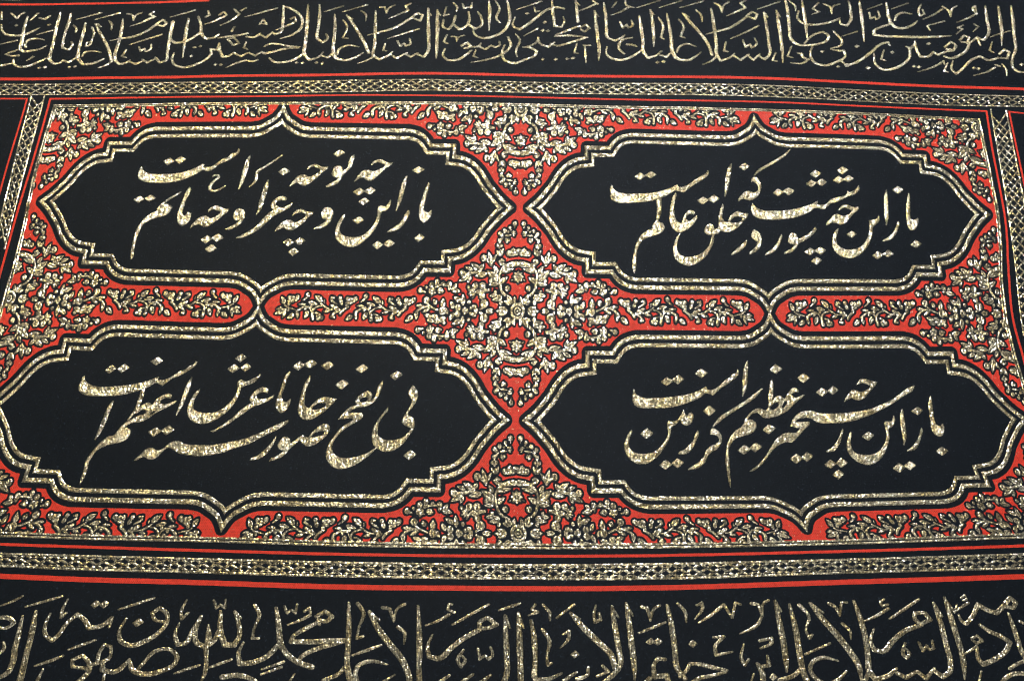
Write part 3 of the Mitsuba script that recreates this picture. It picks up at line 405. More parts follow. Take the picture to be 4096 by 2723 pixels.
DATA_BOTTOM="""S -2721,-1911,9 -2664,-1887,14 -2613,-1856,12
S -2588,-1914,9 -2496,-1885,16 -2404,-1854,12
S -2526,-1936,14 -2525,-2009,30 -2526,-2089,30 -2531,-2178,31 -2535,-2266,34 -2541,-2339,34
S -2591,-1964,12 -2592,-2045,26 -2596,-2135,30 -2595,-2223,31 -2612,-2266,26 -2658,-2293,22
S -2725,-1975,26 -2654,-1978,26 -2627,-2001,21 -2661,-2028,19 -2714,-2029,19
S -2663,-2104,14 -2652,-2135,17 -2676,-2167,19
S -2370,-1868,7 -2389,-1934,18 -2387,-1971,16 -2365,-1943,14
S -2448,-1949,11 -2463,-2008,19 -2453,-2062,24 -2412,-2093,24 -2383,-2061,23 -2351,-1998,21 -2306,-1952,23 -2266,-1978,26 -2232,-2023,30 -2172,-2013,26 -2122,-1968,19 -2127,-2017,14
D -2220,-1896,28 -2174,-1895,27
S -2094,-1922,9 -2014,-1893,16 -1915,-1855,12
S -2046,-1971,11 -2071,-2039,19 -2053,-2093,26 -1997,-2114,30 -1931,-2091,28 -1867,-2046,25 -1831,-1991,21 -1839,-1937,25 -1879,-1910,23 -1914,-1938,21 -1896,-1974,19 -1836,-1987,18
D -1981,-1991,29
S -2320,-2140,9 -2251,-2113,17 -2186,-2087,12
S -2478,-2226,10 -2401,-2199,19 -2341,-2172,14
S -2431,-2243,9 -2450,-2304,19 -2461,-2334,17
S -2194,-2240,21 -2283,-2228,19 -2289,-2193,19 -2241,-2170,21 -2205,-2201,24 -2193,-2244,28 -2220,-2288,26 -2265,-2327,26
S -2189,-2218,21 -2156,-2209,21 -2156,-2156,19 -2138,-2112,19 -2101,-2120,17 -2100,-2182,19 -2132,-2200,23 -2124,-2244,29 -2062,-2252,28 -2009,-2207,21 -1995,-2185,12
S -1993,-2198,21 -1969,-2242,29 -1905,-2263,31 -1821,-2245,28 -1757,-2205,24 -1752,-2169,23 -1803,-2130,23 -1871,-2144,21 -1915,-2198,19 -1940,-2233,16
S -2111,-2270,17 -2114,-2330,14
S -1742,-1864,9 -1764,-1936,18 -1755,-1968,18 -1728,-1935,14
S -1765,-1991,9 -1778,-2054,21 -1757,-2107,26 -1719,-2098,26 -1693,-2035,21 -1655,-1953,18
S -1654,-1957,14 -1675,-2035,25 -1658,-2097,30 -1612,-2115,30 -1568,-2078,26 -1556,-2033,23
S -1611,-1998,11 -1602,-2070,33 -1604,-2106,26
S -1610,-2115,26 -1597,-2194,23 -1598,-2255,23 -1607,-2290,12
S -1556,-1924,16 -1543,-2033,30 -1512,-2104,32 -1464,-2104,30 -1443,-2059,26 -1457,-1978,23 -1481,-1923,16
S -1480,-1928,18 -1446,-1959,14
S -1599,-1865,12 -1581,-1906,16 -1561,-1888,12 -1536,-1906,14 -1537,-1860,12
S -1754,-2257,9 -1692,-2234,17 -1630,-2212,12
S -1580,-2224,10 -1522,-2202,17 -1468,-2179,12
S -1378,-1890,21 -1350,-1940,21 -1369,-2013,14 -1372,-2067,18 -1341,-2067,16
S -1265,-1902,18 -1242,-1993,30 -1225,-2083,32 -1188,-2145,31 -1123,-2189,31 -1051,-2214,33
S -1228,-2092,26 -1291,-2164,30 -1366,-2196,31 -1422,-2201,31 -1437,-2148,21 -1417,-2090,12
S -1306,-2230,10 -1197,-2188,16
S -1308,-2256,10 -1207,-2216,16
S -1221,-1893,12 -1204,-1929,16 -1184,-1911,12 -1160,-1929,14 -1155,-1883,12
S -1194,-1993,9 -1134,-1969,16 -1083,-1941,18
S -1112,-1919,14 -1087,-1900,14 -1080,-1928,14
S -1047,-1946,21 -1005,-1918,23 -963,-1945,23 -992,-1972,23 -1037,-1964,21
S -1026,-1991,14 -1036,-1977,23 -1112,-2019,25 -1161,-2056,23 -1168,-2083,26 -1053,-2081,32 -966,-2076,32 -887,-2066,14
S -895,-2079,21 -964,-2098,26 -1050,-2126,26 -1108,-2162,24 -1122,-2197,21
S -1505,-2272,31 -1428,-2262,31 -1357,-2279,26 -1301,-2317,22
S -1135,-2250,9 -1164,-2303,14
S -984,-2283,23 -909,-2248,23 -867,-2203,24
S -881,-1870,13 -873,-1989,27 -869,-2097,28 -866,-2203,30 -846,-2273,35 -816,-2325,35
S -833,-1874,21 -799,-1924,21 -820,-2007,12 -825,-2061,16 -795,-2051,16
S -841,-2150,12 -768,-2123,18 -695,-2095,12
S -659,-2197,10 -747,-2180,24 -807,-2203,24 -821,-2247,24 -810,-2287,26
S -617,-2249,9 -663,-2280,16 -705,-2306,19
S -768,-1919,21 -713,-2014,32 -647,-2095,35 -581,-2174,35 -542,-2261,30 -531,-2322,29
S -763,-1924,14 -712,-1964,12
S -698,-1895,20 -662,-1900,20 -636,-1968,11 -617,-1895,14 -583,-1876,16
S -612,-2000,21 -575,-2031,19 -577,-2089,7
S -511,-1884,13 -501,-2003,28 -495,-2111,32 -492,-2217,28 -483,-2312,29
S -466,-1989,9 -396,-1961,16 -343,-1928,18
S -317,-1918,16 -353,-1901,16 -345,-1873,14 -332,-1873,14
S -324,-1983,12 -236,-1931,16 -134,-1870,13
S -429,-2038,9 -453,-2101,18 -442,-2154,26 -389,-2163,32 -329,-2109,28 -260,-2054,28 -181,-2008,28
S -181,-2008,23 -177,-1963,23 -137,-1944,23 -92,-1980,25 -137,-1999,23 -172,-2003,21
S -263,-2117,12 -292,-2170,21 -274,-2206,16 -253,-2170,16 -271,-2148,12
S -188,-2112,14 -178,-2165,16 -152,-2147,14 -130,-2164,16 -112,-2146,16 -122,-2102,12
S -80,-1902,9 16,-1868,16 32,-1862,11
S -48,-1929,14 -43,-2043,28 -36,-2159,30 -37,-2247,30 -62,-2308,30
S -44,-1934,18 -21,-1997,11
S -410,-2312,23 -376,-2282,21 -333,-2250,14
S -314,-2311,23 -263,-2281,21 -211,-2244,14
S -201,-2309,24 -159,-2279,21 -120,-2248,14
S 22,-1914,14 28,-2033,32 33,-2140,32 38,-2307,31
S 24,-1919,18 51,-1996,12
S 77,-1928,9 127,-1909,18 95,-1895,16 114,-1867,13
S 154,-1867,16 190,-1912,18 192,-1954,9
S 228,-1939,13 321,-1865,14
S 91,-1955,16 108,-2059,30 112,-2175,26 116,-2276,31 155,-2310,31
S 153,-2004,21 188,-2067,20 174,-2148,14 178,-2192,19 196,-2183,16
S 245,-2102,7 290,-2048,18 291,-2012,20 260,-2030,12
D 320,-2135,26
S 438,-1868,11 427,-1919,16 431,-1960,18 462,-1946,18 454,-1909,14
S 302,-1911,18 363,-1984,34 441,-2064,36 510,-2135,34 529,-2205,28
S 306,-1916,16 350,-1943,13
S 523,-1871,16 537,-1991,30 551,-2099,30 556,-2187,28 506,-2250,26 434,-2303,21
S 527,-1881,14 557,-1931,11
S 600,-1852,14 614,-1971,30 622,-2098,32 630,-2213,25 628,-2266,9
S 605,-1861,14 634,-1921,11
S 685,-1874,20 712,-1878,20 727,-1947,11 753,-1878,16 780,-1864,16
S 661,-2016,11 738,-1984,18 807,-1955,13
D 721,-2061,25 759,-2062,25
S 791,-2154,23 756,-2150,21 732,-2186,21 733,-2247,30 795,-2238,30 809,-2298,26
S 707,-2256,26 661,-2300,26
S 821,-1863,18 837,-1969,30 848,-2095,30 858,-2211,30 891,-2254,26
S 880,-1853,16 914,-1894,18 917,-1954,9
S 129,-2271,26 191,-2262,23 248,-2235,14
S 234,-2305,23 278,-2261,21 327,-2230,14
S 330,-2265,23 383,-2242,19 389,-2203,14
S 431,-2250,12 493,-2223,19 464,-2193,16
S 966,-1935,7 1010,-1875,18 1008,-1847,18 980,-1861,13
S 982,-1958,9 1057,-1911,18 1125,-1855,18 1164,-1928,13 1189,-1845,16 1215,-1854,14
S 1275,-1848,22 1310,-1853,18 1327,-1917,13 1343,-1843,15 1367,-1829,16
S 1328,-1908,13 1296,-1963,20 1197,-2015,7
S 1403,-1833,16 1414,-1944,29 1425,-2062,32 1428,-2160,28 1427,-2213,11
S 1407,-1842,16 1429,-1888,13
S 1478,-1851,15 1496,-1979,31 1504,-2106,32 1511,-2203,32 1537,-2291,32
S 1532,-1855,25 1575,-1914,18 1552,-1997,13 1566,-2033,18 1582,-2015,13
D 943,-2069,25
S 1057,-2034,14 1111,-2029,18 1062,-2084,20 1063,-2129,20 1149,-2110,11
S 1215,-2069,9 1195,-2145,18 1209,-2180,19 1234,-2149,12
S 1301,-2050,18 1365,-2035,18 1363,-2058,20 1302,-2090,12
S 1333,-2130,14 1337,-2179,23 1292,-2188,23 1276,-2171,18 1298,-2223,30 1295,-2293,26
S 1254,-2224,9 1226,-2285,14
D 1353,-2240,23
S 865,-2246,18 903,-2210,18 923,-2175,18 975,-2178,25 1045,-2195,25 1114,-2208,14
S 1109,-2217,14 1042,-2235,21 952,-2258,23 906,-2297,23
S 1504,-2195,21 1464,-2230,26 1382,-2257,23
S 1534,-2119,14 1670,-2061,14
S 1703,-2152,9 1625,-2136,23 1570,-2158,23 1551,-2203,23 1577,-2247,25 1634,-2281,25
S 1741,-2205,12 1700,-2245,19 1644,-2272,19
S 1592,-1844,20 1642,-1923,33 1712,-2013,36 1772,-2103,36 1807,-2174,32 1814,-2253,14
S 1601,-1849,15 1654,-1895,13
S 1692,-1843,20 1722,-1862,20 1742,-1912,11 1761,-1838,15 1788,-1837,15
S 1751,-1953,18 1786,-1994,16 1785,-2035,7
S 1828,-1828,16 1851,-1929,29 1863,-2039,30 1862,-2146,30 1859,-2199,32 1887,-2248,30 1952,-2229,27 2006,-2189,14
S 1857,-2208,23 1816,-2288,21
S 1872,-1938,9 1945,-1905,18 2009,-1867,18
S 2008,-1844,16 1979,-1854,16 1973,-1831,15 1994,-1816,13
S 2010,-1923,14 2100,-1866,18 2181,-1814,16
S 1916,-1979,11 1889,-2047,18 1900,-2092,27 1944,-2101,30 2005,-2046,29 2076,-1991,29 2172,-1953,29
S 2172,-1953,24 2142,-1917,24 2151,-1889,24 2201,-1888,25 2226,-1925,25 2183,-1944,22
S 2071,-2054,13 2053,-2117,20 2068,-2135,16 2085,-2108,18 2071,-2086,14
S 2144,-2049,14 2159,-2094,18 2185,-2066,14 2195,-2089,14 2219,-2080,16 2217,-2039,13
S 2007,-2215,25 2048,-2237,25 2105,-2206,18
S 2114,-2205,21 2153,-2240,25 2206,-2187,16
S 2204,-2200,23 2243,-2230,28 2283,-2204,28 2296,-2150,29 2289,-2061,29 2281,-1952,29 2260,-1832,16
S 2263,-1841,16 2293,-1906,13
S 2324,-1803,16 2341,-1914,31 2353,-2006,31 2364,-2096,30 2363,-2176,28 2356,-2242,9
S 2327,-1812,16 2365,-1882,13
S 2386,-1839,9 2370,-1877,13 2447,-1829,18
S 2415,-1802,13 2436,-1787,13 2443,-1809,13 2422,-1818,11
S 2385,-1895,11 2393,-1927,18 2417,-1946,22 2450,-1913,24 2500,-1838,27 2541,-1866,29 2592,-1883,29 2635,-1846,26 2681,-1798,24 2708,-1826,24 2688,-1854,24 2653,-1850,22
S 2656,-1883,13 2668,-1956,25 2679,-2038,27 2686,-2092,27 2711,-2146,27
S 2489,-1949,18 2536,-1985,25 2594,-2012,27 2633,-2043,27 2607,-2084,29 2525,-2139,30 2468,-2162,30 2447,-2131,25 2454,-2068,14
S 2379,-2109,11 2449,-2068,18
S 2435,-2023,18 2464,-2009,16 2486,-2036,18 2453,-2050,18 2433,-2032,14
S 2606,-2182,21 2636,-2164,21 2714,-2132,21
S 2537,-2262,19 2609,-2213,27 2699,-2208,27
S 2452,-2197,9 2421,-2272,14
S 2710,-1928,15 2751,-1951,15"""
ORNAMENT="""G q
L -258,230 -420,560 208
L -174,216 -115,491 147
L -298,235 -547,342 134
L -400,-25 -740,138 208
L -485,-3 -901,-42 187
L -634,427 -840,555 161
L -617,427 -1017,379 154
L -665,369 -686,196 141
L -840,555 -1123,514 147
L -858,598 -946,698 114
S -503,539,87 -624,644,94 -715,832,94 -749,1006,100 -757,1240,74 -694,1387,87 -536,1521,134 -301,1603,167 -80,1629,187
S -538,1595,87 -692,1623,100 -780,1695,94 -697,1770,80 -611,1727,67
L -700,1343 -177,1452 147
L -756,1021 -1270,1386 268
L -834,1312 -1005,1545 167
L -769,933 -1173,899 141
O -1094,1026,74
L -770,948 -429,1156 187
L -1064,1559 -1243,2060 187
L -1085,1662 -898,1945 121
O -1414,1821,121
S -1396,1806,100 -1223,1720,84 -1099,1588,84
O -2271,1300,114
S -2253,1280,100 -1983,1284,100 -1714,1322,94 -1514,1372,67
L -1531,1377 -1914,1623 208
L -1836,1397 -2153,1508 141
L -1550,1421 -1415,1605 161
L -1256,1287 -1725,1193 194
L -1897,1255 -2380,1009 181
L -1940,1226 -2017,955 154
O -1710,855,114
O -1430,858,127
L -1759,697 -1978,700 94
L -1758,674 -1989,583 87
L -1733,639 -1807,435 94
L -1745,680 -1918,503 80
O -1983,810,64
L -1736,709 -1868,794 80
L -1467,692 -1732,610 167
S -1496,590,134 -1349,685,121 -1165,710,100
O -1424,490,107
O -1539,589,67
O -427,777,100
O -398,1995,100
O -274,2077,67
S -379,1951,134 -175,1989,154 -90,1999,154
L -177,2027 -239,2196 134
L -102,2043 -9,2157 100
L -746,1903 -920,2108 127
L -746,1903 -632,2162 127
L -753,1917 -760,2125 100
L -200,1071 -283,1041 33
O -1330,239,154
L -1269,-7 -981,48 141
S -1472,65,74 -1375,129,74 -1327,188,67
S -1467,-44,87 -1318,-36,60
L -2170,178 -2201,582 161
L -2244,315 -2563,467 174
L -2547,71 -2668,321 161
O -2383,111,114
O -1942,296,67
O -2099,92,54
O -2145,17,50
O -2012,30,57
O -1733,126,90
O -1855,90,67
O -1662,26,74
O -2374,-41,67
O -3913,688,94
S -3888,674,74 -3718,630,47
O -3467,884,100
O -3256,998,87
L -3246,844 -3275,1033 134
O -3678,779,54
L -3420,675 -3592,751 107
L -3434,637 -3458,500 114
L -3391,652 -3290,590 100
O -3518,650,74
O -3388,710,74
O -3119,685,100
L -3150,656 -2966,658 121
S -3311,814,67 -3064,884,67 -2862,878,60
O -3017,935,67
O -2763,900,100
L -2743,851 -2767,690 121
L -2686,735 -2319,662 167
L -2604,765 -2462,928 147
O -187,3067,89
S -197,3003,49 -183,2923,36
O -379,2920,62
O -593,2798,80
O -773,2692,76
O -715,2647,62
O -443,2770,38
O -353,2831,33
L -323,2741 -156,2763 89
L -292,2691 -132,2693 54
L -257,2652 -175,2607 54
L -588,2618 -314,2651 80
S -667,2587,76 -688,2537,76 -778,2467,98
O -789,2456,71
L -540,2539 -477,2360 121
O -430,2470,54
O -785,2357,31
O -862,2267,62
O -721,2268,62
O -791,2194,45
L -772,1961 -925,2098 121
L -772,1961 -642,2140 121
L -784,1981 -788,2099 76
G v
O -3648,349,121
S -3626,272,80 -3518,158,67 -3346,74,60 -3176,13,54
L -3255,205 -3356,377 167
L -2997,79 -2978,420 194
O -2981,-13,141
S -4032,-87,87 -3908,30,80 -3714,106,74 -3516,123,74 -3312,69,67
L -3768,-71 -3463,86 107
L -3679,-147 -3325,-242 134
L -3585,-303 -3299,-385 147
L -3154,-325 -3365,-142 214
L -3087,-324 -3264,-413 167
L -3118,-368 -2845,-235 201
L -2966,-408 -2832,-435 134
L -4034,155 -3718,155 100
L -4023,5 -4004,-325 154
L -4156,-198 -4431,-404 187
L -2881,81 -2750,-147 134
L -9251,97 -9412,356 174
S -9252,58,53 -9142,-17,53 -9005,-47,45 -8823,-87,31
L -9321,-34 -9557,-88 98
L -9155,-85 -9600,-249 165
L -9181,-134 -9288,-387 98
O -9085,-112,45
G u
O -9090,328,80
O -8962,317,80
O -8792,345,85
O -8837,267,49
L -8885,211 -9173,205 129
O -9104,106,62
L -8846,-242 -9093,-396 169
S -8308,30,58 -8462,27,58 -8608,-44,76 -8728,-134,102 -8726,-230,125
L -8720,-191 -8684,-379 102
L -8417,105 -8711,103 89
L -8468,-93 -8345,14 98
L -8289,-115 -8415,-367 178
S -8328,20,67 -8221,-46,49 -8189,-122,31
O -8382,439,85
S -8379,416,76 -8455,317,67 -8557,247,40
L -8340,194 -7953,114 138
O -8194,42,58
L -7777,215 -8087,426 191
S -7813,146,53 -7669,53,62 -7505,-31,53 -7326,-47,36
L -7694,168 -7708,284 53
S -7782,70,40 -7955,37,49 -8077,-43,67 -8127,-140,89 -8119,-236,107 -8088,-389,111
L -8038,-177 -7833,-201 58
O -7829,-268,62
O -7749,-343,76
L -7946,-386 -7780,-392 98
O -7923,-309,45
L -7443,-87 -7696,-131 93
L -7437,109 -7163,-24 120
O -7185,-25,93
O -7082,-61,49
S -7059,-70,49 -7185,-121,67 -7306,-219,80 -7352,-297,89 -7251,-314,80
S -7318,359,67 -7430,373,80 -7443,289,76 -7311,205,67 -7194,145,45
O -7084,354,76
L -6981,124 -7087,335 147
S -7024,-185,89 -6928,-58,89 -6741,52,62"""
LINES="""red1 -3767,2414 -3628,2417 -3400,2423 -2991,2446 -2399,2480 -2174,2496
red2 -3620,1738 -3487,1742 -3180,1750 -2873,1762 -2302,1779 -2085,1792 -1775,1806 -1464,1815 -1155,1827 -578,1849 -309,1853 3,1856 585,1864 1169,1867 1752,1862 2335,1840 2897,1818 3481,1807 3619,1804
btop_o -3611,1695 -3478,1699 -2883,1716 -2296,1736 -1725,1756 -1152,1781 -576,1799 3,1799 1165,1812 1746,1803 2327,1778 2887,1759 3469,1746 3606,1743
btop_i -3590,1598 -3457,1601 -3161,1608 -2282,1635 -1714,1651 -1144,1673 -572,1698 4,1696 1158,1707 1736,1694 2313,1669 2869,1650 3450,1649 3586,1648
red3t -3121,1581 -2277,1603 -1711,1621 -1142,1647 -571,1655 4,1658 578,1661 1155,1660 1731,1650 2307,1629 3186,1608
ft -3079,1519 -2268,1538 -2315,1540 -1137,1577 -568,1591 4,1590 576,1592 1151,1594 2309,1562 3117,1535
redL -3583,1566 -3451,1569 -3274,1574
fb -2914,-1506 -2806,-1508 -2164,-1520 -1842,-1522 -914,-1541 15,-1538 949,-1522 1891,-1488 2827,-1445 2940,-1440
red3b -2902,-1563 -2793,-1566 -2337,-1575 -1833,-1585 -910,-1602 15,-1596 945,-1579 1884,-1543 2815,-1504 2927,-1499
bbot_i -2891,-1612 -2783,-1614 -2329,-1620 -1827,-1628 -907,-1643 15,-1640 942,-1621 1878,-1585 2807,-1546 2919,-1542
bbot_o -2874,-1692 -2766,-1695 -2313,-1710 -1815,-1715 -900,-1732 16,-1730 936,-1716 1867,-1672 2789,-1637 2899,-1633
red2b -2863,-1744 -2755,-1747 -2305,-1760 -1808,-1766 -897,-1785 16,-1780 933,-1761 1860,-1720 2780,-1679 2891,-1674
fl -3077,1517 -3087,1291 -3093,1077 -3093,849 -3081,525 -3081,242 -3091,-1 -3101,-309 -3120,-627
fr 3117,1529 3114,1338 3106,1022 3099,760 3071,501 3026,246 2998,-45 2998,-290 3015,-509 3022,-725
red3l -3120,1577 -3130,975 -3146,599 -3157,95
red3r 3185,1607 3164,1292 3152,986 3136,667 3085,303 3043,-44 3051,-332 3049,-594
redLv -3274,1569 -3284,971 -3289,577
redRh 3339,1606 3462,1591
redRv 3339,1606 3331,1343 3319,1000 3307,749
bl_o -3259,1602 -3250,978 -3242,425
bl_i -3158,1604 -3160,980 -3165,352
br_i 3214,1629 3197,1308 3181,1009 3165,764 3134,355 3089,-43 3080,-158
br_o 3328,1623 3316,1311 3303,1011 3290,766 3267,357 3239,-40 3230,-156
gtop -3638,2463 -3533,2463 -3464,2470"""
FRAME="-2081,735 -1505,732 -1538,733 -755,742 -386,746 -17,747 354,750 731,756 1509,760 2070,771 2065,666 2062,502 2066,371 2058,243 2040,119 2032,-24 2038,-145 2052,-256 2050,-369 2053,-663 2053,-772 1891,-773 1815,-773 1196,-773 585,-773 -9,-770 -592,-766 -1176,-756 -1380,-756 -1792,-754 -1864,-754 -2073,-754 -2072,-318 -2073,-157 -2074,0 -2069,124 -2071,266 -2081,426 -2082,536 -2082,635"
WARP=np.array([[1.198, -3.561], [2.374, 137.836], [0.527, 5.344], [-1.752, -0.897], [0.586, 0.901], [0.049, 0.178], [301.832, 0.568], [4.39, 2.49], [6.839, 1.636], [-5.625, -4.472], [-0.283, -0.782], [-6.102, 4.441], [2.527, -4.646], [0.342, -3.2], [-0.973, -0.506], [-6.79, -0.284], [-2.127, -0.186], [-0.57, -0.0], [3.249, -0.928], [0.28, -0.15], [-0.143, -0.006]])
HX,HY=1.0368,0.5500
SHIFT=(231.4,0.5)


# ------------------------------------------------------------------ geometry helpers (millimetres on the cloth; z up)
FORE = 0.83   # a pen stroke's width is measured along the warp: shorter across the weft
def sag(x, y):
    """The cloth's own slight unevenness."""
    return 0.55 * np.sin(x / 61.0 + 0.4) * np.cos(y / 47.0 - 0.6) + 0.35 * np.sin((x + 1.7 * y) / 33.0)

def smooth_line(pts, n=4, closed=False, corner=62):
    """Catmull-Rom through the points; sharp corners stay corners."""
    P = np.asarray(pts, float); m = len(P)
    if m < 3: return P
    def tang(i):
        if not closed and (i == 0 or i == m - 1):
            return None
        a, b, c = P[i - 1], P[i], P[(i + 1) % m]
        u, v = b[:2] - a[:2], c[:2] - b[:2]
        k = np.degrees(np.arccos(np.clip(u @ v / (np.linalg.norm(u) * np.linalg.norm(v) + 1e-9), -1, 1)))
        if k > corner: return None
        la, lb = np.linalg.norm(u) + 1e-6, np.linalg.norm(v) + 1e-6
        return ((b - a) / la * lb + (c - b) / lb * la) / (la + lb)
    t = [tang(i) for i in range(m)]
    out = []
    for i in range(m if closed else m - 1):
        a, b = P[i], P[(i + 1) % m]
        L = np.linalg.norm((b - a)[:2]) + 1e-6
        ta = (b - a) if t[i] is None else t[i] * L
        tb = (b - a) if t[(i + 1) % m] is None else t[(i + 1) % m] * L
        for s in np.arange(n) / n:
            h = (2 * s**3 - 3 * s**2 + 1, s**3 - 2 * s**2 + s, -2 * s**3 + 3 * s**2, s**3 - s**2)
            out.append(h[0] * a + h[1] * ta + h[2] * b + h[3] * tb)
    if not closed: out.append(P[-1])
    return np.array(out)

def clean(g):
    if not g.is_valid: g = g.buffer(0)
    return g

def polys(g):
    return [h for h in getattr(g, 'geoms', [g]) if isinstance(h, Polygon) and h.area > 1e-6]

def stroke(pts, fore=1.0, n=4):
    """A pen stroke: (x, y, width) points, swept by a round nib flattened by `fore`."""
    q = np.asarray(pts, float).copy(); q[:, 1] /= fore
    q = smooth_line(q, n) if len(q) > 2 else q
    bits = []
    for a, b in zip(q[:-1], q[1:]):
        bits.append(unary_union([Point(a[:2]).buffer(max(a[2], .02) / 2, 5), Point(b[:2]).buffer(max(b[2], .02) / 2, 5)]).convex_hull)
    return clean(affinity.scale(unary_union(bits), 1.0, fore, origin=(0, 0)))

def outline(pts):
    return clean(Polygon(smooth_line(pts, 4, True)))

def nuqta(x, y, r):
    """The rhombic dot of the pen."""
    k = np.array([(0.08, 1.0), (1.0, 0.12), (-0.08, -1.0), (-1.0, -0.12)]) * (1, FORE) * r * 1.04
    j = rng.normal(0, 0.05 * r, (4, 2))
    return Polygon(k + j + (x, y)).buffer(-0.16 * r).buffer(0.16 * r)

def leaf(x0, y0, x1, y1, w):
    d = np.array([x1 - x0, y1 - y0]); L = np.hypot(*d); d /= L; nrm = np.array([-d[1], d[0]])
    t = np.linspace(0, 1, 9); h = w / 2 * np.sin(np.pi * t**0.8)**0.85
    c = np.array([x0, y0]) + np.outer(t * L, d)
    return clean(Polygon(np.r_[c + nrm * h[:, None], (c - nrm * h[:, None])[::-1]]))

def warp(P):
    """Design units -> millimetres on the cloth: how this cloth was pulled while woven and laid down."""
    P = np.asarray(P, float); u, v = P[:, 0] / 992.0, P[:, 1] / 663.0
    M = np.stack([(u / 2)**i * v**j for i in range(6) for j in range(6 - i)], -1)
    return np.round(M @ WARP, 5)

def to_cloth(g, step=12.0):
    g = shapely.segmentize(g, step)
    return clean(shapely.transform(g, warp))

def ring_pts(r, step):
    c = np.asarray(shapely.segmentize(r, step).coords)[:-1]
    return c

def puff(poly, base=0.04, rise=0.24, jit=0.105, sx=0.46, sy=0.62, edge=0.5):
    """A float of metal threads: a low cushion whose facets are the single thread floats."""
    V, F, off = [], [], 0
    for g in polys(poly):
        rings = [ring_pts(r, edge) for r in (g.exterior, *g.interiors)]
        bp = np.concatenate(rings)
        x0, y0, x1, y1 = g.bounds
        gx, gy = np.meshgrid(np.arange(x0, x1 + sx, sx), np.arange(y0, y1 + sy, sy))
        gy = gy + (np.arange(gx.shape[1]) % 2 * 0.5 * sy)[None]
        nr, nc = gx.shape
        col = np.repeat(rng.normal(0, jit, (nr // 3 + 2, nc)), 3, axis=0)[:nr] + rng.normal(0, .03, (nr, nc))
        knot = rng.random((nr, nc)) < .07
        gz = (col + knot * rng.uniform(.06, .22, (nr, nc))).ravel()
        ip = np.c_[gx.ravel(), gy.ravel()] + rng.uniform(-.16, .16, (gx.size, 2)) * (sx, sy)
        inner = g.buffer(-0.22)
        if not inner.is_empty:
            shapely.prepare(inner); ok = shapely.contains_xy(inner, ip[:, 0], ip[:, 1]); ip, gz = ip[ok], gz[ok]
        else:
            ip = ip[:0]
        if len(ip) == 0:
            c = g.representative_point(); ip, gz = np.array([[c.x, c.y]]), np.zeros(1)
        pts = np.r_[bp, ip]
        try:
            tri = Delaunay(pts).simplices
        except Exception:
            continue
        cen = pts[tri].mean(1)
        shapely.prepare(g)
        tri = tri[shapely.contains_xy(g, cen[:, 0], cen[:, 1])]
        if len(tri) == 0: continue
        a, b, c = pts[tri[:, 0]], pts[tri[:, 1]], pts[tri[:, 2]]
        ar = (b[:, 0] - a[:, 0]) * (c[:, 1] - a[:, 1]) - (b[:, 1] - a[:, 1]) * (c[:, 0] - a[:, 0])
        tri = tri[np.abs(ar) > 1e-5]; ar = ar[np.abs(ar) > 1e-5]
        tri = np.where(ar[:, None] < 0, tri[:, ::-1], tri)
        z = np.r_[np.full(len(bp), base) + rng.uniform(0, .04, len(bp)), base + rise + gz.clip(-.16, .3)]
        z = z + sag(pts[:, 0], pts[:, 1])
        V.append(np.c_[pts, z]); F.append(tri + off); off += len(pts)
    return (np.concatenate(V) / 1000.0, np.concatenate(F)) if V else None

def sheet(poly, z=0.10, step=6.0):
    """A flat woven area lying on the ground weave."""
    V, F, off = [], [], 0
    for g in polys(poly):
        bp = np.concatenate([ring_pts(r, 1.1) for r in (g.exterior, *g.interiors)])
        x0, y0, x1, y1 = g.bounds
        ip = np.stack(np.meshgrid(np.arange(x0, x1, step), np.arange(y0, y1, step)), -1).reshape(-1, 2) + rng.uniform(-.4, .4, 2)
        inner = g.buffer(-1.2); shapely.prepare(inner)
        ip = ip[shapely.contains_xy(inner, ip[:, 0], ip[:, 1])] if len(ip) and not inner.is_empty else np.zeros((0, 2))
        pts = np.r_[bp, ip]
        tri = Delaunay(pts).simplices
        cen = pts[tri].mean(1); shapely.prepare(g)
        tri = tri[shapely.contains_xy(g, cen[:, 0], cen[:, 1])]
        if not len(tri): continue
        a, b, c = pts[tri[:, 0]], pts[tri[:, 1]], pts[tri[:, 2]]
        ar = (b[:, 0] - a[:, 0]) * (c[:, 1] - a[:, 1]) - (b[:, 1] - a[:, 1]) * (c[:, 0] - a[:, 0])
        tri = np.where(ar[:, None] < 0, tri[:, ::-1], tri)[np.abs(ar) > 1e-6]
        V.append(np.c_[pts, z + sag(pts[:, 0], pts[:, 1])]); F.append(tri + off); off += len(pts)
    return np.concatenate(V) / 1000.0, np.concatenate(F)

def key_of(name):
    if name not in used: used[name] = 0; return name
    used[name] += 1
    return f'{name}_{used[name]:03d}'
used = {}
def put(name, mesh, bsdf, label=None, kind=None):
    if mesh is None: return None
    k = key_of(name)
    scene[k] = mikit.ply(mesh, bsdf)
    if label or kind:
        labels[k] = {a: b for a, b in (('label', label), ('kind', kind)) if b}
    return k

# ------------------------------------------------------------------ table and cloth ground
def slab(x0, y0, x1, y1, z0, z1):
    m = trimesh.creation.box(bounds=[[x0, y0, z0], [x1, y1, z1]])
    return m
scene['table_top'] = mikit.ply(slab(-0.75, -0.62, 0.75, 0.62, -0.04, -0.0035), 'table_wood')
labels['table_top'] = {'kind': 'structure', 'label': 'flat table surface under the black brocade cloth'}

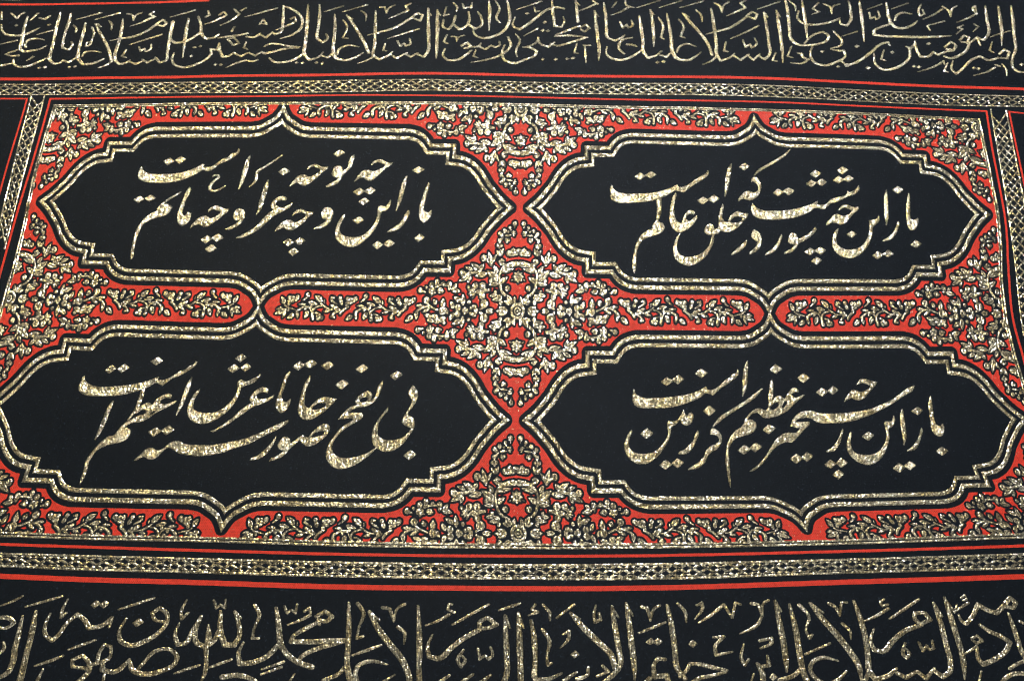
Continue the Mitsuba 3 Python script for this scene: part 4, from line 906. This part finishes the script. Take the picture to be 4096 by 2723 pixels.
CLOTH = 'brocade_cloth'
labels[CLOTH] = {'label': 'black brocade cloth with gold calligraphy in four pointed cartouches on red', 'category': 'cloth'}
gx, gy = np.meshgrid(np.linspace(-640, 640, 321), np.linspace(-480, 500, 281))
gv = np.c_[gx.ravel(), gy.ravel(), sag(gx, gy).ravel()] / 1000.0
i = np.arange(280)[:, None] * 321 + np.arange(320)[None]
gf = np.stack([i, i + 1, i + 322, i + 321], -1).reshape(-1, 4)
scene[CLOTH + '__ground_weave'] = mikit.ply((gv, gf), 'black_satin', smooth=True)

# ------------------------------------------------------------------ lettering
def read(text):
    """The strokes of one inscription, joined into letters where they touch; dots apart."""
    out, group = [], None
    for l in text.split('\n'):
        t = l.split()
        if not t: continue
        if t[0] == 'L': group = []; continue
        if t[0] == 'X':
            out.append(('letter', clean(unary_union(group)))); group = None; continue
        a = [[float(v) / 10 for v in s.split(',')] for s in t[1:]]
        if t[0] == 'D':
            for x, y, r in a: out.append(('dot', nuqta(x, y, r)))
            continue
        g = outline(a) if t[0] in 'PH' else stroke(a, FORE)
        if t[0] == 'H':
            group[-1] = group[-1].difference(g); continue
        if group is None: out.append(('letter', g))
        else: group.append(g)
    return out

def joined(items):
    """Letters that touch are one stroke of gold."""
    L = clean(unary_union([g.buffer(0.02) for k, g in items if k == 'letter']))
    return [('letter', g) for g in polys(L)] + [(k, g) for k, g in items if k == 'dot']

for part, text, lab, join in (
        ('cartouche', DATA_TL, 'upper left black cartouche with two lines of golden verse', False),
        ('cartouche', DATA_TR, 'upper right black cartouche whose verse shines silver white', False),
        ('cartouche', DATA_BL, 'lower left black cartouche with dull gold verse, cut by the left edge', False),
        ('cartouche', DATA_BR, 'lower right black cartouche with pale gold verse, touching the right edge', False),
        ('inscription', DATA_TOP, 'narrow band of small gold script along the top', True),
        ('inscription', DATA_BOTTOM, 'band of large pale gold script along the bottom, cut by the lower edge', True)):
    k = key_of(CLOTH + '__' + part)
    labels[k] = {'label': lab}
    items = read(text)
    if join: items = joined(items)
    for kind, g in items:
        put(k + '__' + kind, puff(g.buffer(.06)), 'gold_thread')

# ------------------------------------------------------------------ cartouche outlines (design units: 992 per half width, 663 per unit of height)
QUAD = [(1, 0), (.957, .05), (.932, .088), (.907, .128), (.876, .192), (.84, .241), (.80, .270), None, (.754, .2805), None, (.754, .341), None, (.652, .341), None,
        (.637, .370), (.610, .400), (.587, .413), (.556, .4215), (.34, .4215), (.13, .4215), (.09, .431), (.056, .4545), (.028, .479), (.012, .507), (0, .538)]
def quadrant():
    runs, cur = [], []
    seq = [[(1, 0), (.957, .05), (.932, .088), (.907, .128), (.876, .192), (.84, .241), (.80, .270), (.754, .2805)],
           [(.754, .2805), (.754, .341)], [(.754, .341), (.652, .341)],
           [(.652, .341), (.637, .370), (.610, .400), (.587, .413), (.556, .4215)], [(.556, .4215), (.13, .4215)],
           [(.13, .4215), (.09, .431), (.056, .4545), (.028, .479), (.012, .507), (0, .538)]]
    pts = []
    for s in seq:
        s = np.array(s) * (992, 663)
        s = smooth_line(s, 4) if len(s) > 2 else s
        pts += s[:-1].tolist()
    return np.array(pts + [[0, .538 * 663]])
q = quadrant()
loop = np.r_[q, (q * (-1, 1))[::-1][1:], (q * (-1, -1))[1:], (q * (1, -1))[::-1][1:-1]]
cart = Polygon(loop)
MIT = dict(join_style='mitre', mitre_limit=4)
out_band = cart.buffer(7.8, **MIT).difference(cart.buffer(-7.8, **MIT))
inn_band = cart.buffer(-20.2, **MIT).difference(cart.buffer(-34.4, **MIT))
margin = cart.buffer(24, join_style='round')
frame = Polygon([tuple(map(float, s.split(','))) for s in FRAME.split()])
margins = []
for n, (sx, sy) in enumerate(((-1, 1), (1, 1), (-1, -1), (1, -1))):
    at = lambda g: affinity.translate(g, sx * HX * 992, sy * HY * 663)
    k = CLOTH + '__cartouche' + (f'_{n:03d}' if n else '')
    put(k + '__outer_band', puff(to_cloth(at(out_band)), sy=1.0), 'gold_thread')
    put(k + '__inner_band', puff(to_cloth(at(inn_band)), sy=1.0), 'gold_thread')
    margins.append(at(margin))
margins = unary_union(margins)

# ------------------------------------------------------------------ floral ornament
def pieces():
    g, grp = {'q': [], 'v': [], 'u': []}, None
    for l in ORNAMENT.split('\n'):
        t = l.split()
        if not t: continue
        if t[0] == 'G': grp = t[1]; continue
        if t[0] == 'L':
            a = [float(v) / 10 for s in t[1:] for v in s.split(',')]
            h = leaf(*a)
            if a[4] > 13.5:   # the dark midrib
                v = np.array([[a[0] + (a[2] - a[0]) * .22, a[1] + (a[3] - a[1]) * .22], [a[0] + (a[2] - a[0]) * .86, a[1] + (a[3] - a[1]) * .86]])
                h = h.difference(LineString(v).buffer(0.75))
            g[grp].append(h)
        elif t[0] == 'O':
            for s in t[1:]:
                x, y, r = [float(v) / 10 for v in s.split(',')]
                h = Point(x, y).buffer(r, 4)
                if r > 9.5: h = h.difference(LineString([(x - .2 * r, y - .75 * r), (x + .1 * r, y + .45 * r)]).buffer(0.7))
                g[grp].append(h)
        else:
            g[grp].append(stroke([[float(v) / 10 for v in s.split(',')] for s in t[1:]], 1.0, 3))
    return g
pc = pieces()
def settle(items, gap=1.3):
    """Lay the pieces one after another, each keeping a thread's distance from those already there."""
    done, seen = [], None
    for g in items:
        if seen is not None: g = g.difference(seen.buffer(gap))
        done += [h for h in polys(clean(g)) if h.area > 14]
        seen = g if seen is None else unary_union([seen, g])
    return done
def mirror(g, sx, sy): return affinity.scale(g, sx, sy, origin=(0, 0))
core = [Point(0, 0).buffer(29).difference(Point(0, 0).buffer(18.5)), Point(0, 0).buffer(14).difference(Point(0, 0).buffer(8)), Point(0, 0).buffer(4)]
for s in (-1, 1):
    for a in range(8):
        w = a * math.pi / 4
        core.append(leaf(5 * math.cos(w), s * 117 + 5 * math.sin(w), 22 * math.cos(w), s * 117 + 22 * math.sin(w), 12))
    core.append(Point(0, s * 117).buffer(4))
quad = [h.intersection(box(-2000, 0.3, 0, 2000)) for h in settle(pc['q'])]
med = core + [mirror(h, sx, sy) for sx in (1, -1) for sy in (1, -1) for h in quad]
vine = settle(pc['v'] + [affinity.translate(h, *(np.array(SHIFT) * k)) for k in (0, 1) for h in pc['u']] + [affinity.translate(h, *(np.array(SHIFT) * 2)) for h in pc['u'][:6]])
inside = frame.buffer(-9)
blacks = []
def lay(name, items, label=None):
    its = [h for g in items for h in polys(clean(g.intersection(inside))) if h.area > 10]
    if not its: return
    blacks.append(unary_union(its).buffer(7.0))
    V, F, off = [], [], 0
    for h in its:
        m = puff(to_cloth(h, 8), sx=0.46, sy=0.6, edge=0.5, rise=0.15, jit=0.10)
        if m is None: continue
        V.append(m[0]); F.append(m[1] + off); off += len(m[0])
    put(CLOTH + '__' + name, (np.concatenate(V), np.concatenate(F)), 'gold_thread', label, 'stuff')
for j in (0, 1, -1):
    for i in (0, -1, 1):
        tr = lambda g: affinity.translate(g, i * 2 * HX * 992, j * (2 * HY) * 663)
        lay('floral_medallion', [tr(h) for h in med], 'large gold floral medallion at the centre of the red field' if i == j == 0 else None)
        if i < 1: lay('vine_spray', [tr(mirror(h, -1, 1)) for h in vine])
        if i > -1: lay('vine_spray', [tr(h) for h in vine])
red = clean(frame.buffer(-6).difference(margins).difference(unary_union(blacks)))
red = red.buffer(-0.8).buffer(0.8)
small = []
for g in sorted(polys(red), key=lambda h: -h.area):
    if g.area > 2500: put(CLOTH + '__red_field', sheet(to_cloth(g)), 'red_thread')
    elif g.area > 15: small.append(to_cloth(g))
put(CLOTH + '__red_gap', sheet(MultiPolygon([h for g in small for h in polys(g)])), 'red_thread', 'small red gaps between the gold leaves', 'stuff')

# ------------------------------------------------------------------ stripes, frame lines and plaited borders
LN = {l.split()[0]: np.array([[float(v) / 10 for v in s.split(',')] for s in l.split()[1:]]) for l in LINES.split('\n')}
def band(line, w, closed=False):
    return LineString(smooth_line(line, 6, corner=50)).buffer(w / 2, cap_style='flat', **MIT)
def wobble(line):
    return smooth_line(line, 6, corner=50)
def stripe(line, w, label=None):
    put(CLOTH + '__red_stripe', sheet(band(line, w), 0.12), 'red_thread', label)
stripe(LN['red1'], 1.9)
stripe(LN['red2'], 2.4, 'red stripe under the top inscription')
stripe(LN['red2b'], 2.9, 'red stripe above the bottom inscription')
stripe(np.r_[LN['red3l'][::-1], LN['red3t'][1:-1], LN['red3r']], 1.45)
stripe(LN['red3b'], 1.7)
stripe(np.r_[LN['redL'], LN['redLv']], 1.25)
stripe(np.r_[LN['redRh'][::-1][:1], LN['redRv']], 1.3)
frame_line = np.r_[LN['fl'][::-1], LN['ft'][1:-1], LN['fr']]
fl = LineString(frame_line)
for d, w in ((0.75, 1.05), (-0.75, 1.05)):
    put(CLOTH + '__frame_line', puff(fl.offset_curve(d, join_style='mitre').buffer(w / 2, cap_style='flat', **MIT), sx=.7, sy=.9, edge=.6), 'gold_thread')
fb = LineString(smooth_line(LN['fb'], 6))
for d, w in ((0.95, 1.35), (-0.95, 1.35)):
    put(CLOTH + '__frame_line', puff(fb.offset_curve(d).buffer(w / 2, cap_style='flat'), sx=.7, sy=.9, edge=.6), 'gold_thread')
put(CLOTH + '__edge_braid', puff(band(LN['gtop'], 1.2)), 'gold_thread')

def braid(o, i, label, pitch=7.0, rail=1.05, strand=1.2, clip=None):
    """Plaited border between its two edges: two rails and strands that pass over and under."""
    k = key_of(CLOTH + '__plaited_border')
    labels[k] = {'label': label}
    o, i = LineString(smooth_line(o, 6)), LineString(smooth_line(i, 6))
    L = (o.length + i.length) / 2; H = np.mean([o.distance(i.interpolate(t, True)) for t in (.1, .5, .9)])
    def at(s, t):
        f = s / L
        a, b = o.interpolate(f, True), i.interpolate(f, True)
        return (a.x + (b.x - a.x) * t, a.y + (b.y - a.y) * t)
    def strip(s0, t0, s1, t1, w):
        return LineString([at(s0 + (s1 - s0) * f, t0 + (t1 - t0) * f) for f in np.linspace(0, 1, 5)]).buffer(w / 2, cap_style='flat')
    def lay_one(name, g):
        if clip is not None: g = g.difference(clip)
        if not g.is_empty and g.area > .4:
            for h in polys(g): put(k + '__' + name, puff(h, sx=.7, sy=.8, edge=.6), 'gold_thread')
    rt = rail / 2 / H
    rails = [LineString([at(s, t) for s in np.linspace(0, L, max(8, int(L / 8)))]).buffer(rail / 2, cap_style='flat') for t in (rt, 1 - rt)]
    for r in rails: lay_one('rail', r)
    both = unary_union(rails).buffer(0.12)
    run = H * 1.15
    n = int(L / pitch) + 2
    ups = [strip(s * pitch - run / 2, 2 * rt, s * pitch + run / 2, 1 - 2 * rt, strand) for s in range(0, n) if 0 <= s * pitch - run / 2 and s * pitch + run / 2 <= L]
    dns = [strip(s * pitch + pitch / 2 - run / 2, 1 - 2 * rt, s * pitch + pitch / 2 + run / 2, 2 * rt, strand) for s in range(0, n) if 0 <= (s + .5) * pitch - run / 2 and (s + .5) * pitch + run / 2 <= L]
    U, D = unary_union(ups), unary_union(dns)
    mid = LineString([at(s, .5) for s in np.linspace(0, L, 60)]).buffer(H * .16)
    for g in ups: lay_one('strand', g.difference(both).difference(D.difference(mid).buffer(.3)))
    for g in dns: lay_one('strand', g.difference(both).difference(U.intersection(mid).buffer(.3)))
jl = Polygon(np.r_[LN['bl_o'], LN['bl_i'][::-1]])
jr = Polygon(np.r_[LN['br_i'], LN['br_o'][::-1]])
braid(LN['btop_o'], LN['btop_i'], 'plaited border above the cartouches')
braid(LN['bbot_i'], LN['bbot_o'], 'plaited border below the cartouches', 7.6, 1.35, 1.5)
braid(LN['bl_o'], LN['bl_i'], 'plaited border running down the left edge')
braid(LN['br_i'], LN['br_o'], 'plaited border running down the right edge')

# ------------------------------------------------------------------ metal flecks that show through the red
F_, V_ = [], []
redmm = unary_union([to_cloth(g) for g in polys(red) if g.area > 300])
shapely.prepare(redmm)
fx = np.c_[rng.uniform(-380, 380, 26000), rng.uniform(-240, 250, 26000)]
fx = fx[shapely.contains_xy(redmm, fx[:, 0], fx[:, 1])][:2600]
for n, (x, y) in enumerate(fx):
    s = rng.uniform(.10, .2); z = 0.16 + sag(x, y)
    V_ += [(x - s, y - s * 1.3, z), (x + s, y - s * 1.3, z + rng.uniform(-.02, .08)), (x + s, y + s * 1.3, z + rng.uniform(0, .08)), (x - s, y + s * 1.3, z + rng.uniform(0, .08))]
    F_.append((4 * n, 4 * n + 1, 4 * n + 2, 4 * n + 3))
put(CLOTH + '__thread_fleck', (np.array(V_) / 1000, np.array(F_)), 'gold_thread', 'tiny gold flecks in the red weave', 'stuff')

# ------------------------------------------------------------------ unseen lamps added above, placed for their effect on the cloth
for n, (x, y, z, hw, hd, col) in enumerate(LAMPS):
    k = 'unseen_lamp' + (f'_{n:03d}' if n else '')
    labels[k] = {'label': ('unseen square white panel lamp above the far right, placed to glint in the gold', 'unseen long warm panel lamp above the far left, placed to yellow the gold',
                           'added wide dim fill panel behind the camera that lights the red', 'added large bluish panel farthest back on the left for a blue sheen')[n], 'category': 'lamp'}
    scene[k + '__housing'] = mikit.ply(slab(x - hw - .02, y - hd - .02, x + hw + .02, y + hd + .02, z + .004, z + .06), 'lamp_metal')
    scene[k + '__diffuser'] = {'type': 'rectangle', 'to_world': T().translate([x, y, z]).rotate([1, 0, 0], 180).scale([hw, hd, 1]),
                               'bsdf': {'type': 'ref', 'id': 'lamp_metal'}, 'emitter': {'type': 'area', 'radiance': {'type': 'rgb', 'value': list(col)}}}
